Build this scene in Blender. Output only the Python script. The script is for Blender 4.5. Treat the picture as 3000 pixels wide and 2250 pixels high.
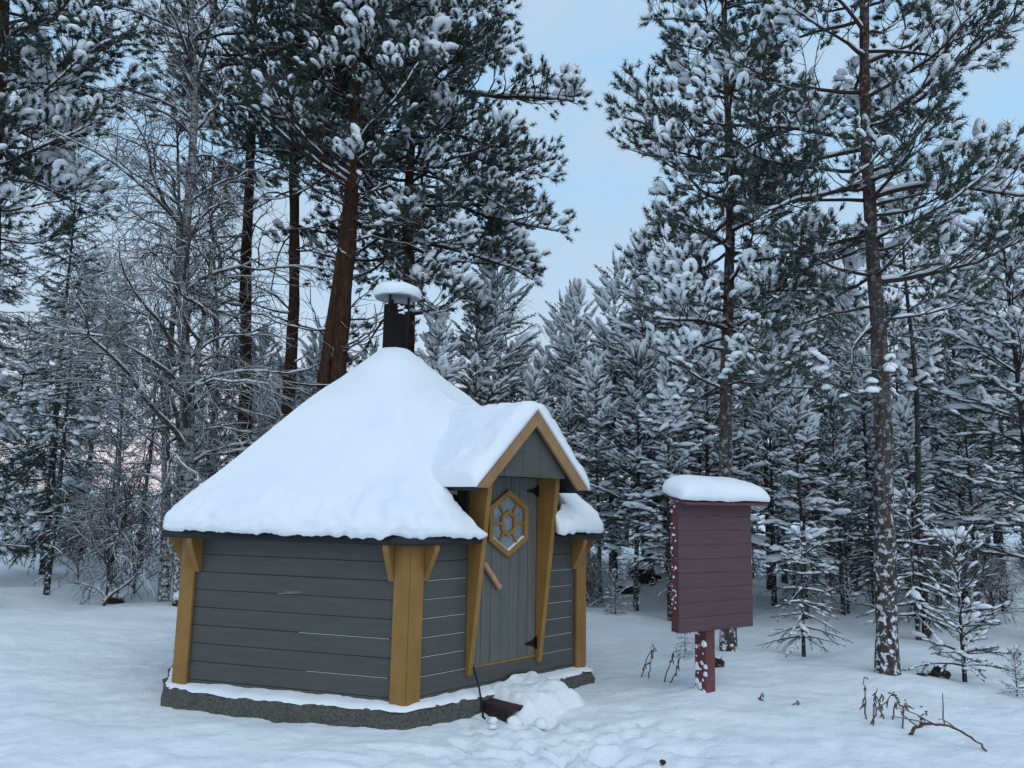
import bpy, bmesh, math, random
import numpy as np
from mathutils import Vector, Matrix
for o in list(bpy.data.objects): bpy.data.objects.remove(o, do_unlink=True)
S = bpy.context.scene
col = S.collection
R = math.radians
# ------------------------------------------------------------------ camera
CAM_H, FPX, PITCH, ROLL = 1.60, 2204.0, R(8.605), R(0.9755)   # focal length in pixels of a 3000 px wide picture
cd = bpy.data.cameras.new('camera'); cam = bpy.data.objects.new('camera', cd); col.objects.link(cam)
cd.sensor_width = 36.0; cd.lens = 36.0 * FPX / 3000.0; cd.clip_start = 0.05; cd.clip_end = 6000
cam.matrix_world = Matrix.Translation((0, 0, CAM_H)) @ Matrix.Rotation(R(90) + PITCH, 4, 'X') @ Matrix.Rotation(ROLL, 4, 'Z')
S.camera = cam
# ------------------------------------------------------------------ sky
SUN_EL, SUN_AZ = R(48), R(158)            # veiled sun behind the camera, right of it
W = bpy.data.worlds.new('World'); S.world = W; W.use_nodes = True
nt = W.node_tree; nt.nodes.clear()
def N(t, **kw):
    n = nt.nodes.new(t)
    for k, v in kw.items(): setattr(n, k, v)
    return n
def LK(a, b): nt.links.new(a, b)
out = N('ShaderNodeOutputWorld'); bg = N('ShaderNodeBackground')
sky = N('ShaderNodeTexSky', sky_type='NISHITA', sun_disc=False)
sky.sun_elevation = SUN_EL; sky.sun_rotation = SUN_AZ; sky.air_density = 1.0; sky.dust_density = 1.2; sky.ozone_density = 2.0
tc = N('ShaderNodeTexCoord'); sep = N('ShaderNodeSeparateXYZ'); LK(tc.outputs['Generated'], sep.inputs[0])
ramp = N('ShaderNodeValToRGB'); LK(sep.outputs['Z'], ramp.inputs[0])
e = ramp.color_ramp.elements
e[0].position = 0.0; e[0].color = (0.86, 0.76, 0.78, 1)
e[1].position = 1.0; e[1].color = (0.40, 0.62, 0.86, 1)
for p, c in ((0.10, (0.76, 0.70, 0.76)), (0.20, (0.48, 0.61, 0.76)), (0.34, (0.37, 0.575, 0.775)), (0.55, (0.33, 0.555, 0.79))):
    q = e.new(p); q.color = (*c, 1)
mp = N('ShaderNodeMapping'); mp.inputs['Scale'].default_value = (1.6, 1.6, 4.2); mp.inputs['Rotation'].default_value = (0.1, -0.25, 0.5)
LK(tc.outputs['Generated'], mp.inputs[0])
nz = N('ShaderNodeTexNoise'); nz.inputs['Scale'].default_value = 2.3; nz.inputs['Detail'].default_value = 6; nz.inputs['Roughness'].default_value = 0.52
nz.inputs['Distortion'].default_value = 0.35; LK(mp.outputs[0], nz.inputs[0])
cr = N('ShaderNodeValToRGB'); LK(nz.outputs['Fac'], cr.inputs[0]); cr.color_ramp.elements[0].position = 0.40; cr.color_ramp.elements[1].position = 0.66
cm = N('ShaderNodeMix', data_type='RGBA'); cm.inputs[7].default_value = (0.45, 0.56, 0.68, 1)
cf = N('ShaderNodeMath', operation='MULTIPLY'); cf.inputs[1].default_value = 0.85; LK(cr.outputs[0], cf.inputs[0])
LK(cf.outputs[0], cm.inputs[0]); LK(ramp.outputs[0], cm.inputs[6])
sm = N('ShaderNodeMix', data_type='RGBA'); sm.inputs[0].default_value = 0.94
sc = N('ShaderNodeMix', data_type='RGBA', blend_type='MULTIPLY'); sc.inputs[0].default_value = 1.0; sc.inputs[7].default_value = (0.1, 0.1, 0.1, 1)
LK(sky.outputs[0], sc.inputs[6]); LK(sc.outputs[2], sm.inputs[6]); LK(cm.outputs[2], sm.inputs[7])
LK(sm.outputs[2], bg.inputs[0]); bg.inputs[1].default_value = 1.0; LK(bg.outputs[0], out.inputs[0])
# ------------------------------------------------------------------ sun
sd = bpy.data.lights.new('sun', 'SUN'); sun = bpy.data.objects.new('sun', sd); col.objects.link(sun)
sd.energy = 0.62; sd.angle = R(55); sd.color = (1.0, 0.975, 0.93)
sun.rotation_euler = Vector((math.sin(SUN_AZ) * math.cos(SUN_EL), math.cos(SUN_AZ) * math.cos(SUN_EL), math.sin(SUN_EL))).to_track_quat('Z', 'Y').to_euler()
S.view_settings.view_transform = 'Standard'; S.view_settings.look = 'None'; S.view_settings.gamma = 1.0
S.view_settings.use_curve_mapping = False; S.view_settings.exposure = 0.28
S.render.engine = 'CYCLES'; S.cycles.max_bounces = 3; S.cycles.diffuse_bounces = 3
# ------------------------------------------------------------------ helpers
rng = np.random.default_rng(7); random.seed(7)
def ray(vx, vy):                        # a point of the 2212 px wide view of the photograph -> direction
    px, py = vx * 3000 / 2212, vy * 3000 / 2212
    X, U = (px - 1500) / FPX, (1125 - py) / FPX
    c, s = math.cos(ROLL), math.sin(ROLL); x, u = X * c - U * s, X * s + U * c
    c, s = math.cos(PITCH), math.sin(PITCH)
    return np.array([x, c - u * s, s + u * c])
def at(vx, vy, Y):
    r = ray(vx, vy); return np.array([0, 0, CAM_H]) + r * (Y / r[1])
def atz(vx, vy, z=0.0):
    r = ray(vx, vy); return np.array([0, 0, CAM_H]) + r * ((z - CAM_H) / r[2])
def hash2(ix, iy, iz=0, seed=0):
    h = (ix.astype(np.int64) * 374761393 + iy.astype(np.int64) * 668265263 + np.asarray(iz).astype(np.int64) * 2147483647 + seed * 974634541) & 0xffffffff
    h = ((h ^ (h >> 13)) * 1274126177) & 0xffffffff
    return ((h ^ (h >> 16)) & 0xffff) / 65535.0
def vnoise(x, y, seed=0):
    x = np.asarray(x, float); y = np.asarray(y, float)
    ix, iy = np.floor(x), np.floor(y); fx, fy = x - ix, y - iy
    fx = fx ** 3 * (fx * (6 * fx - 15) + 10); fy = fy ** 3 * (fy * (6 * fy - 15) + 10)
    a, b = hash2(ix, iy, 0, seed), hash2(ix + 1, iy, 0, seed); c, d = hash2(ix, iy + 1, 0, seed), hash2(ix + 1, iy + 1, 0, seed)
    return (a * (1 - fx) + b * fx) * (1 - fy) + (c * (1 - fx) + d * fx) * fy - 0.5
def fbm(x, y, o=4, seed=0):
    s = 0; a = 1.0
    for i in range(o):
        s = s + a * vnoise(x * 2 ** i + i * 13.7, y * 2 ** i - i * 7.1, seed + i); a *= 0.5
    return s
def vnoise3(p, seed=0):
    ip = np.floor(p); f = p - ip; f = f * f * (3 - 2 * f); s = 0
    for dx in (0, 1):
        for dy in (0, 1):
            for dz in (0, 1):
                w = (f[:, 0] if dx else 1 - f[:, 0]) * (f[:, 1] if dy else 1 - f[:, 1]) * (f[:, 2] if dz else 1 - f[:, 2])
                s = s + w * hash2(ip[:, 0] + dx, ip[:, 1] + dy, ip[:, 2] + dz, seed)
    return s - 0.5
def gauss(x, y, cx, cy, sx, sy=None, a=0.0):
    sy = sy or sx; c, s = math.cos(a), math.sin(a)
    dx, dy = x - cx, y - cy
    return np.exp(-(((dx * c + dy * s) / sx) ** 2 + ((-dx * s + dy * c) / sy) ** 2))
def gh(x, y):                            # height of the snow
    x = np.asarray(x, float); y = np.asarray(y, float)
    far = np.clip((np.hypot(x, y) - 7.5) / 9, 0, 1)
    h = 0.05 * fbm(x * 0.45, y * 0.45, 3, 3) + 0.30 * far * fbm(x * 0.35 + 5, y * 0.35, 3, 9) + 0.9 * np.clip((np.hypot(x, y) - 20) / 60, 0, 1) * fbm(x * 0.04, y * 0.04, 3, 21)
    h = h * (1 - 0.75 * gauss(x, y, -0.9, 6.6, 2.3))
    h = h + 0.05 * gauss(x, y, 1.6, 6.35, 0.55) + 0.06 * gauss(x, y, 2.3, 8.0, 0.8) + 0.07 * gauss(x, y, 3.45, 7.15, 0.6)
    h = h + 0.42 * gauss(x, y, 2.5, 12.9, 0.9, 0.6) + 0.30 * gauss(x, y, 5.0, 11.5, 1.3) + 1.25 * gauss(x, y, -18, 31, 7, 1.8)
    return h
def G(x, y): return float(gh(np.array([x]), np.array([y]))[0])
# ---- materials
MATS = {}
def newmat(name):
    m = bpy.data.materials.new(name); m.use_nodes = True; MATS[name] = m
    t = m.node_tree; return m, t, t.nodes['Principled BSDF']
def nn(t, k, **kw):
    n = t.nodes.new(k)
    for a, v in kw.items(): setattr(n, a, v)
    return n
def noise(t, scale, detail=4, rough=0.55, coord='Object', sc=None):
    c = nn(t, 'ShaderNodeTexCoord'); n = nn(t, 'ShaderNodeTexNoise')
    n.inputs['Scale'].default_value = scale; n.inputs['Detail'].default_value = detail; n.inputs['Roughness'].default_value = rough
    if sc:
        m = nn(t, 'ShaderNodeMapping'); m.inputs['Scale'].default_value = sc; t.links.new(c.outputs[coord], m.inputs[0]); t.links.new(m.outputs[0], n.inputs[0])
    else: t.links.new(c.outputs[coord], n.inputs[0])
    return n.outputs['Fac']
def cramp(t, fac, stops):
    r = nn(t, 'ShaderNodeValToRGB'); t.links.new(fac, r.inputs[0]); el = r.color_ramp.elements
    el[0].position, el[0].color = stops[0][0], (*stops[0][1], 1); el[1].position, el[1].color = stops[-1][0], (*stops[-1][1], 1)
    for p, c in stops[1:-1]: q = el.new(p); q.color = (*c, 1)
    return r.outputs[0]
def mixc(t, fac, a, b, blend='MIX'):
    m = nn(t, 'ShaderNodeMix', data_type='RGBA', blend_type=blend)
    for s, v in ((0, fac), (6, a), (7, b)):
        if isinstance(v, (int, float)): m.inputs[s].default_value = v
        elif isinstance(v, tuple): m.inputs[s].default_value = (*v, 1)
        else: t.links.new(v, m.inputs[s])
    return m.outputs[2]
def mth(t, op, a, b=None, clamp=False):
    m = nn(t, 'ShaderNodeMath', operation=op, use_clamp=clamp)
    for s, v in ((0, a), (1, b)):
        if v is None: continue
        if isinstance(v, (int, float)): m.inputs[s].default_value = v
        else: t.links.new(v, m.inputs[s])
    return m.outputs[0]
def bump(t, bs, h, strength=0.3, dist=0.01):
    b = nn(t, 'ShaderNodeBump'); b.inputs['Strength'].default_value = strength; b.inputs['Distance'].default_value = dist
    t.links.new(h, b.inputs['Height']); t.links.new(b.outputs[0], bs.inputs['Normal'])
def up_fac(t, lo, hi, nscale=None, namp=0.5):       # how much a face looks up: where snow can lie
    g = nn(t, 'ShaderNodeNewGeometry'); s = nn(t, 'ShaderNodeSeparateXYZ'); t.links.new(g.outputs['Normal'], s.inputs[0])
    v = s.outputs['Z']
    if nscale:
        f = noise(t, nscale, 3); v = mth(t, 'ADD', v, mth(t, 'MULTIPLY', mth(t, 'SUBTRACT', f, 0.5), namp))
    m = nn(t, 'ShaderNodeMapRange'); m.inputs[1].default_value = lo; m.inputs[2].default_value = hi; t.links.new(v, m.inputs[0])
    return m.outputs[0]
SNOWC = (0.84, 0.87, 0.90)
def snow_mat(name, bs1=9, st1=0.35, d1=0.03, bs2=70, rough=0.65, coord='Object'):
    m, t, b = newmat(name); b.inputs['Roughness'].default_value = rough; b.inputs['Specular IOR Level'].default_value = 0.25
    t.links.new(cramp(t, noise(t, 2.2, 3, coord=coord), [(0.3, (0.80, 0.84, 0.88)), (0.7, (0.87, 0.89, 0.91))]), b.inputs['Base Color'])
    h = mth(t, 'ADD', noise(t, bs1, 5, coord=coord), mth(t, 'MULTIPLY', noise(t, bs2, 4, coord=coord), 0.16))
    bump(t, b, h, st1, d1); return m
M_SNOW = snow_mat('snow_ground', 6, 0.75, 0.04, 60)
M_RSNOW = snow_mat('snow_roof', 7, 0.30, 0.012, 110)
M_TSNOW, t, b = newmat('snow_on_trees'); b.inputs['Base Color'].default_value = (*SNOWC, 1); b.inputs['Roughness'].default_value = 0.7; b.inputs['Specular IOR Level'].default_value = 0.2
bump(t, b, noise(t, 14, 3), 0.4, 0.03)
def paint(name, c, var=0.25, rough=0.55, grain=(2, 2, 40), wear=None):
    m, t, b = newmat(name); b.inputs['Roughness'].default_value = rough; b.inputs['Specular IOR Level'].default_value = 0.3
    lo = tuple(x * (1 - var) for x in c); hi = tuple(min(1, x * (1 + var)) for x in c)
    base = cramp(t, noise(t, 1.0, 5, 0.6, sc=grain), [(0.3, lo), (0.7, hi)])
    base = mixc(t, mth(t, 'MULTIPLY', noise(t, 1.3, 3), 0.45), base, lo)
    if wear:
        f = cramp(t, noise(t, wear[0], 6, 0.7, sc=wear[3] if len(wear) > 3 else None), [(wear[1], (0, 0, 0)), (wear[1] + 0.09, (1, 1, 1))])
        base = mixc(t, f, base, wear[2])
    t.links.new(base, b.inputs['Base Color'])
    bump(t, b, noise(t, 1.0, 5, 0.65, sc=tuple(g * 3 for g in grain)), 0.25, 0.004); return m
M_GREY = paint('grey_green_paint', (0.078, 0.080, 0.072), 0.16, 0.5, (3, 3, 30))
M_DOOR = paint('weathered_door_paint', (0.115, 0.120, 0.108), 0.22, 0.6, (40, 40, 2), (9, 0.58, (0.26, 0.275, 0.27), (30, 30, 9)))
M_OCHRE = paint('ochre_paint', (0.275, 0.145, 0.040), 0.2, 0.5, (9, 9, 4))
M_BARGE = paint('faded_ochre_paint', (0.30, 0.172, 0.082), 0.2, 0.6, (9, 9, 9))
M_SIGN = paint('weathered_red_paint', (0.098, 0.053, 0.060), 0.25, 0.65, (4, 4, 60), (22, 0.60, (0.22, 0.19, 0.21), (5, 5, 40)))
M_SPOST = paint('faded_red_paint', (0.150, 0.050, 0.052), 0.3, 0.65, (30, 30, 3), (14, 0.63, (0.6, 0.62, 0.65)))
M_BLACK, t, b = newmat('black_roofing'); b.inputs['Base Color'].default_value = (0.012, 0.012, 0.014, 1); b.inputs['Roughness'].default_value = 0.7
bump(t, b, noise(t, 90, 3), 0.4, 0.004)
M_IRON, t, b = newmat('black_iron'); b.inputs['Base Color'].default_value = (0.015, 0.014, 0.014, 1); b.inputs['Roughness'].default_value = 0.5; b.inputs['Metallic'].default_value = 0.6
M_RUST, t, b = newmat('sooty_flue_metal'); b.inputs['Roughness'].default_value = 0.75; b.inputs['Specular IOR Level'].default_value = 0.15
t.links.new(cramp(t, noise(t, 6, 5), [(0.4, (0.005, 0.005, 0.005)), (0.75, (0.016, 0.009, 0.006))]), b.inputs['Base Color'])
M_CAP, t, b = newmat('galvanised_cap'); b.inputs['Base Color'].default_value = (0.45, 0.47, 0.48, 1); b.inputs['Roughness'].default_value = 0.45; b.inputs['Metallic'].default_value = 0.7
M_GLASS, t, b = newmat('frosted_pane'); b.inputs['Roughness'].default_value = 0.28; b.inputs['Specular IOR Level'].default_value = 0.7
t.links.new(cramp(t, noise(t, 16, 5, 0.7), [(0.3, (0.10, 0.125, 0.135)), (0.7, (0.24, 0.28, 0.30))]), b.inputs['Base Color'])
M_HANDLE = paint('bare_birch_wood', (0.42, 0.24, 0.145), 0.2, 0.6, (20, 20, 3))
M_DARKWOOD = paint('dark_wet_wood', (0.040, 0.022, 0.020), 0.4, 0.7, (3, 30, 30))
M_CONC, t, b = newmat('rough_concrete'); b.inputs['Roughness'].default_value = 0.9
t.links.new(cramp(t, noise(t, 55, 8, 0.8), [(0.36, (0.070, 0.068, 0.056)), (0.52, (0.19, 0.185, 0.16)), (0.70, (0.34, 0.33, 0.29))]), b.inputs['Base Color'])
bump(t, b, noise(t, 60, 6, 0.8), 1.0, 0.05)
def bark(name, stops, snow_lo, snow_amt, zlo, zhi, upper=None, vs=(7, 7, 1.6)):
    m, t, b = newmat(name); b.inputs['Roughness'].default_value = 0.9; b.inputs['Specular IOR Level'].default_value = 0.1
    f = noise(t, 4.0, 6, 0.65, sc=vs); c = cramp(t, f, stops)
    tc = nn(t, 'ShaderNodeTexCoord'); s = nn(t, 'ShaderNodeSeparateXYZ'); t.links.new(tc.outputs['Object'], s.inputs[0])
    if upper:
        mr = nn(t, 'ShaderNodeMapRange'); mr.inputs[1].default_value = zlo; mr.inputs[2].default_value = zhi; t.links.new(s.outputs['Z'], mr.inputs[0])
        c = mixc(t, mr.outputs[0], c, cramp(t, f, upper))
    sn = cramp(t, noise(t, 20, 5, 0.65), [(snow_lo, (0, 0, 0)), (snow_lo + 0.05, (1, 1, 1))])
    mr = nn(t, 'ShaderNodeMapRange'); mr.inputs[1].default_value = 2.6; mr.inputs[2].default_value = 0.3; t.links.new(s.outputs['Z'], mr.inputs[0])
    c = mixc(t, mth(t, 'MULTIPLY', mth(t, 'MULTIPLY', sn, snow_amt), mth(t, 'ADD', mth(t, 'MULTIPLY', mr.outputs[0], 0.85), 0.15)), c, SNOWC)
    t.links.new(c, b.inputs['Base Color']); bump(t, b, f, 1.0, 0.03); return m
M_PINE = bark('pine_bark', [(0.3, (0.030, 0.024, 0.022)), (0.6, (0.098, 0.080, 0.072)), (0.8, (0.16, 0.14, 0.13))], 0.53, 0.95, 3.0, 6.0, [(0.3, (0.028, 0.017, 0.013)), (0.55, (0.078, 0.042, 0.029)), (0.8, (0.12, 0.068, 0.046))])
M_PINE2 = bark('dark_pine_bark', [(0.3, (0.020, 0.014, 0.012)), (0.6, (0.065, 0.040, 0.030)), (0.8, (0.11, 0.075, 0.06))], 0.66, 0.8, 1.8, 4.2, [(0.3, (0.024, 0.013, 0.009)), (0.55, (0.068, 0.034, 0.021)), (0.8, (0.115, 0.057, 0.034))])
M_POLE = bark('grey_young_bark', [(0.3, (0.020, 0.018, 0.017)), (0.6, (0.062, 0.056, 0.052)), (0.8, (0.11, 0.10, 0.095))], 0.55, 0.9, 0, 1)
M_BIRCH = bark('birch_bark', [(0.36, (0.02, 0.018, 0.018)), (0.47, (0.10, 0.095, 0.09)), (0.58, (0.30, 0.30, 0.29)), (0.75, (0.48, 0.48, 0.47))], 0.52, 0.9, 0, 1, None, (2.5, 2.5, 7))
def twig(name, c, lo, hi, na=0.6):
    m, t, b = newmat(name); b.inputs['Roughness'].default_value = 0.85; b.inputs['Specular IOR Level'].default_value = 0.1
    t.links.new(mixc(t, up_fac(t, lo, hi, 7, na), c, SNOWC), b.inputs['Base Color']); return m
M_BRANCH = twig('snowy_pine_branch', (0.050, 0.034, 0.028), 0.50, 0.75, 1.1)
M_FROST = twig('frosted_birch_twig', (0.060, 0.050, 0.048), 0.15, 0.75, 0.8)
M_DRY = twig('dry_brown_stalk', (0.13, 0.085, 0.065), 0.65, 0.95, 0.6)
def needle(name, c1, c2, frost, fc=(0.55, 0.60, 0.62)):
    m, t, b = newmat(name); b.inputs['Roughness'].default_value = 0.6; b.inputs['Specular IOR Level'].default_value = 0.2
    c = cramp(t, noise(t, 2.6, 3), [(0.3, c1), (0.7, c2)])
    f = mth(t, 'MULTIPLY', up_fac(t, -0.1, 0.9, 5, 0.9), frost)
    t.links.new(mixc(t, f, c, fc), b.inputs['Base Color']); return m
M_NEEDLE = needle('pine_needles', (0.022, 0.034, 0.026), (0.048, 0.064, 0.044), 0.45)
M_NEEDLE_D = needle('dense_dark_needles', (0.020, 0.032, 0.024), (0.046, 0.062, 0.044), 0.28)
M_NEEDLE_S = needle('spruce_needles', (0.016, 0.028, 0.020), (0.036, 0.054, 0.036), 0.10)
M_NEEDLE_F = needle('frosted_young_needles', (0.020, 0.030, 0.025), (0.042, 0.054, 0.042), 0.22)
M_HOLE, t, b = newmat('dark_root_earth'); b.inputs['Roughness'].default_value = 0.95
t.links.new(cramp(t, noise(t, 20, 5), [(0.35, (0.008, 0.007, 0.007)), (0.7, (0.05, 0.028, 0.02))]), b.inputs['Base Color'])
# ---- object helpers
def raw_mesh(name, v, f, mat, smooth=False):
    v = np.asarray(v, np.float32); f = np.asarray(f, np.int32); k = f.shape[1]
    me = bpy.data.meshes.new(name); me.vertices.add(len(v)); me.vertices.foreach_set('co', v.ravel())
    me.loops.add(f.size); me.loops.foreach_set('vertex_index', f.ravel())
    me.polygons.add(len(f)); me.polygons.foreach_set('loop_start', np.arange(0, f.size, k, dtype=np.int32))
    me.polygons.foreach_set('use_smooth', np.full(len(f), smooth)); me.update(calc_edges=True)
    if mat: me.materials.append(mat)
    return me
def link(name, me, parent=None):
    o = bpy.data.objects.new(name, me); col.objects.link(o)
    if parent: o.parent = parent
    return o
def thing(name, label, cat, loc=(0, 0, 0), group=None):
    o = bpy.data.objects.new(name, None); col.objects.link(o); o.location = loc; o.empty_display_size = 0.2
    o['label'] = label; o['category'] = cat
    if group: o['group'] = group
    return o
def tag(o, label, cat, group=None):
    o['label'] = label; o['category'] = cat
    if group: o['group'] = group
    return o
class MB:                                # collects convex prisms given by 8 corners / profiles
    def __init__(s): s.v = []; s.f = []
    def box8(s, p):                      # p: 4 bottom corners, 4 top corners
        i = len(s.v); s.v += [tuple(q) for q in p]
        s.f += [(i + 3, i + 2, i + 1, i), (i + 4, i + 5, i + 6, i + 7)] + [(i + a, i + (a + 1) % 4, i + 4 + (a + 1) % 4, i + 4 + a) for a in range(4)]
        return s
    def prism(s, a, b):                  # two matching outlines
        i = len(s.v); n = len(a); s.v += [tuple(q) for q in a] + [tuple(q) for q in b]
        s.f += [tuple(i + k for k in reversed(range(n))), tuple(i + n + k for k in range(n))] + [(i + k, i + (k + 1) % n, i + n + (k + 1) % n, i + n + k) for k in range(n)]
        return s
    def mesh(s, name, mat, bevel=0.0, off=(0, 0, 0), smooth=False):
        me = bpy.data.meshes.new(name); o = np.array(off)
        me.from_pydata([tuple(np.array(q) - o) for q in s.v], [], s.f); me.materials.append(mat)
        bm = bmesh.new(); bm.from_mesh(me); bmesh.ops.recalc_face_normals(bm, faces=bm.faces)
        if bevel: bmesh.ops.bevel(bm, geom=list(bm.edges), offset=bevel, segments=1, affect='EDGES', profile=0.5)
        bm.to_mesh(me); bm.free()
        if smooth: me.polygons.foreach_set('use_smooth', [True] * len(me.polygons))
        return me
def tube(pts, rad, sides=6, cap=True):
    pts = np.asarray(pts, float); n = len(pts); rad = np.broadcast_to(np.asarray(rad, float), (n,))
    d = np.gradient(pts, axis=0); d /= np.linalg.norm(d, axis=1)[:, None] + 1e-9
    ref = np.array([0, 0, 1.0]) if abs(d[0, 2]) < 0.85 else np.array([1.0, 0, 0])
    x = np.cross(d, ref); x /= np.linalg.norm(x, axis=1)[:, None] + 1e-9; y = np.cross(x, d)
    a = np.arange(sides) / sides * 2 * np.pi
    ring = pts[:, None] + rad[:, None, None] * (np.cos(a)[None, :, None] * x[:, None] + np.sin(a)[None, :, None] * y[:, None])
    v = ring.reshape(-1, 3); i = np.arange(n - 1)[:, None] * sides; j = np.arange(sides)[None]; k = (j + 1) % sides
    A, B, C, D = i + j, i + k, i + sides + k, i + sides + j
    f = np.concatenate([np.stack([A, B, C], -1).reshape(-1, 3), np.stack([A, C, D], -1).reshape(-1, 3)])
    if cap:
        v = np.vstack([v, pts[-1]]); m = len(v) - 1; l = (n - 1) * sides
        f = np.vstack([f, [(l + q, l + (q + 1) % sides, m) for q in range(sides)]])
    return v, f
class Buf:
    def __init__(s): s.v = []; s.f = []; s.n = 0
    def add(s, v, f):
        s.v.append(np.asarray(v, np.float32)); s.f.append(np.asarray(f, np.int64) + s.n); s.n += len(v)
    def mesh(s, name, mat, smooth=True):
        if not s.v: return None
        return raw_mesh(name, np.concatenate(s.v), np.concatenate(s.f), mat, smooth)
def ico(sub):
    bm = bmesh.new(); bmesh.ops.create_icosphere(bm, subdivisions=sub, radius=1.0); bm.verts.ensure_lookup_table()
    v = np.array([q.co[:] for q in bm.verts]); f = np.array([[q.index for q in p.verts] for p in bm.faces]); bm.free(); return v, f
def blob_templates(sub, n, seed):
    v, f = ico(sub); out = []
    for i in range(n):
        w = v * (1 + 0.42 * vnoise3(v * 1.1 + 7.3 * i + seed, seed + i)[:, None] + 0.25 * vnoise3(v * 2.3 + 3.1 * i, seed + 50 + i)[:, None])
        w[:, 2] = np.where(w[:, 2] < -0.15, -0.15 + 0.45 * (w[:, 2] + 0.15), w[:, 2]); out.append(w)
    return out, f
OCT = (np.array([(1, 0, 0), (-1, 0, 0), (0, 1, 0), (0, -1, 0), (0, 0, 1), (0, 0, -1)], float), [(0, 2, 4), (2, 1, 4), (1, 3, 4), (3, 0, 4), (2, 0, 5), (1, 2, 5), (3, 1, 5), (0, 3, 5)])
def oct1():
    v = [tuple(q) for q in OCT[0]]; f = []; mid = {}
    def m(a, b):
        k = (min(a, b), max(a, b))
        if k not in mid: p = np.array(v[a]) + np.array(v[b]); p /= np.linalg.norm(p); mid[k] = len(v); v.append(tuple(p))
        return mid[k]
    for a, b, c in OCT[1]:
        x, y, z = m(a, b), m(b, c), m(c, a); f += [(a, x, z), (x, b, y), (z, y, c), (x, y, z)]
    return np.array(v), np.array(f)
BL_HI, BF_HI = blob_templates(2, 6, 1)
def low_blobs(n, seed):
    v, f = oct1(); out = []
    for i in range(n):
        w = v * (1 + 0.35 * vnoise3(v * 1.2 + 5.3 * i + seed, seed + i)[:, None]); w[:, 2] = np.where(w[:, 2] < -0.1, w[:, 2] * 0.45, w[:, 2]); out.append(w)
    return out, f
BL_LO, BF_LO = low_blobs(6, 31)
def brush(n, nl, t0, a0, a1, w, seed):       # one shoot with its needles, axis +X, length 1
    r = np.random.default_rng(seed); v = []; f = []
    for i in range(n):
        t_ = t0 + (1 - t0) * (i + r.random()) / n; az = i * 2.399 + r.random() * 0.6; an = R(a0 + (a1 - a0) * r.random()) * (1.0 - 0.45 * t_)
        d = np.array([math.cos(an), math.sin(an) * math.cos(az), math.sin(an) * math.sin(az)]); L_ = nl * (0.75 + 0.5 * r.random())
        side = np.cross(d, r.normal(size=3)); side /= np.linalg.norm(side); p = np.array([t_, 0, 0])
        k = len(v); v += [p + side * w / 2, p - side * w / 2, p + d * L_]; f.append((k, k + 1, k + 2))
    return np.array(v), np.array(f)
def place(buf, tv, tf, M, P):                # M (N,3,3) columns are the axes, P (N,3)
    if len(P) == 0: return
    v = np.einsum('nij,mj->nmi', M, tv) + P[:, None]; m = len(tv)
    buf.add(v.reshape(-1, 3), (tf[None] + (np.arange(len(P)) * m)[:, None, None]).reshape(-1, 3))
def axes(d, roll=None):
    d = d / (np.linalg.norm(d, axis=1)[:, None] + 1e-9); up = np.tile([0.02, 0.01, 1.0], (len(d), 1))
    y = np.cross(up, d); y /= np.linalg.norm(y, axis=1)[:, None] + 1e-9; z = np.cross(d, y)
    if roll is not None:
        c, s = np.cos(roll)[:, None], np.sin(roll)[:, None]; y, z = y * c + z * s, z * c - y * s
    return np.stack([d, y, z], -1)
# ================================================================== ground
def axis_pts(lo, a, b, hi, step, g):
    p = list(np.arange(a, b, step)); s = step; x = p[-1]
    while x < hi: s *= g; x += s; p.append(x)
    s = step; x = p[0]; q = []
    while x > lo: s *= g; x -= s; q.append(x)
    return np.array(q[::-1] + p)
gx = axis_pts(-1500, -4.4, 5.2, 1500, 0.042, 1.10); gy = axis_pts(-300, 3.4, 8.6, 2500, 0.034, 1.08)
GX, GY = np.meshgrid(gx, gy); GZ = gh(GX, GY)
near = np.clip(1.6 - np.hypot(GX, GY - 5) / 7.0, 0, 1)
GZ += near * (0.035 * fbm(GX * 1.7, GY * 2.6, 4, 40) + 0.014 * fbm(GX * 6, GY * 6, 4, 44))
GZ += np.clip((np.hypot(GX, GY) - 8) / 6, 0, 1) * np.clip(1.5 - np.hypot(GX, GY) / 40, 0, 1) * 0.13 * fbm(GX * 1.3, GY * 1.3, 4, 60)
GZ += 0.012 * gauss(GX, GY, -1.2, 5.4, 1.7, 0.5)
fr = np.random.default_rng(11)
def prints(n, cx, cy, sx, sy, depth, size, rim=0.55):
    for i in range(n):
        x, y = cx + sx * fr.normal(), cy + sy * fr.normal(); a = fr.random() * 6.28; l, w = size * (0.8 + 0.5 * fr.random()), size * 0.5 * (0.8 + 0.5 * fr.random())
        m = (abs(GX - x) < 0.6) & (abs(GY - y) < 0.6); X, Y = GX[m], GY[m]
        d = depth * (0.5 + fr.random())
        GZ[m] += -d * gauss(X, Y, x, y, l, w, a) ** 0.7 + rim * d * gauss(X, Y, x + 0.8 * l * math.cos(a), y + 0.8 * l * math.sin(a), l * 0.6, w * 0.9, a)
HX, HY = 0.52, 5.55
prints(230, 0.35, 5.15, 0.42, 0.40, 0.034, 0.055, 0.9)          # trampled snow below the door
prints(130, 0.6, 4.6, 0.55, 0.3, 0.034, 0.06, 0.9)
prints(60, -2.2, 4.62, 0.55, 0.16, 0.032, 0.06, 0.8)            # old tracks left of the hut
prints(45, -0.9, 4.6, 0.6, 0.16, 0.028, 0.06, 0.8)
prints(12, 2.3, 4.9, 0.7, 0.3, 0.020, 0.08)
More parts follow.
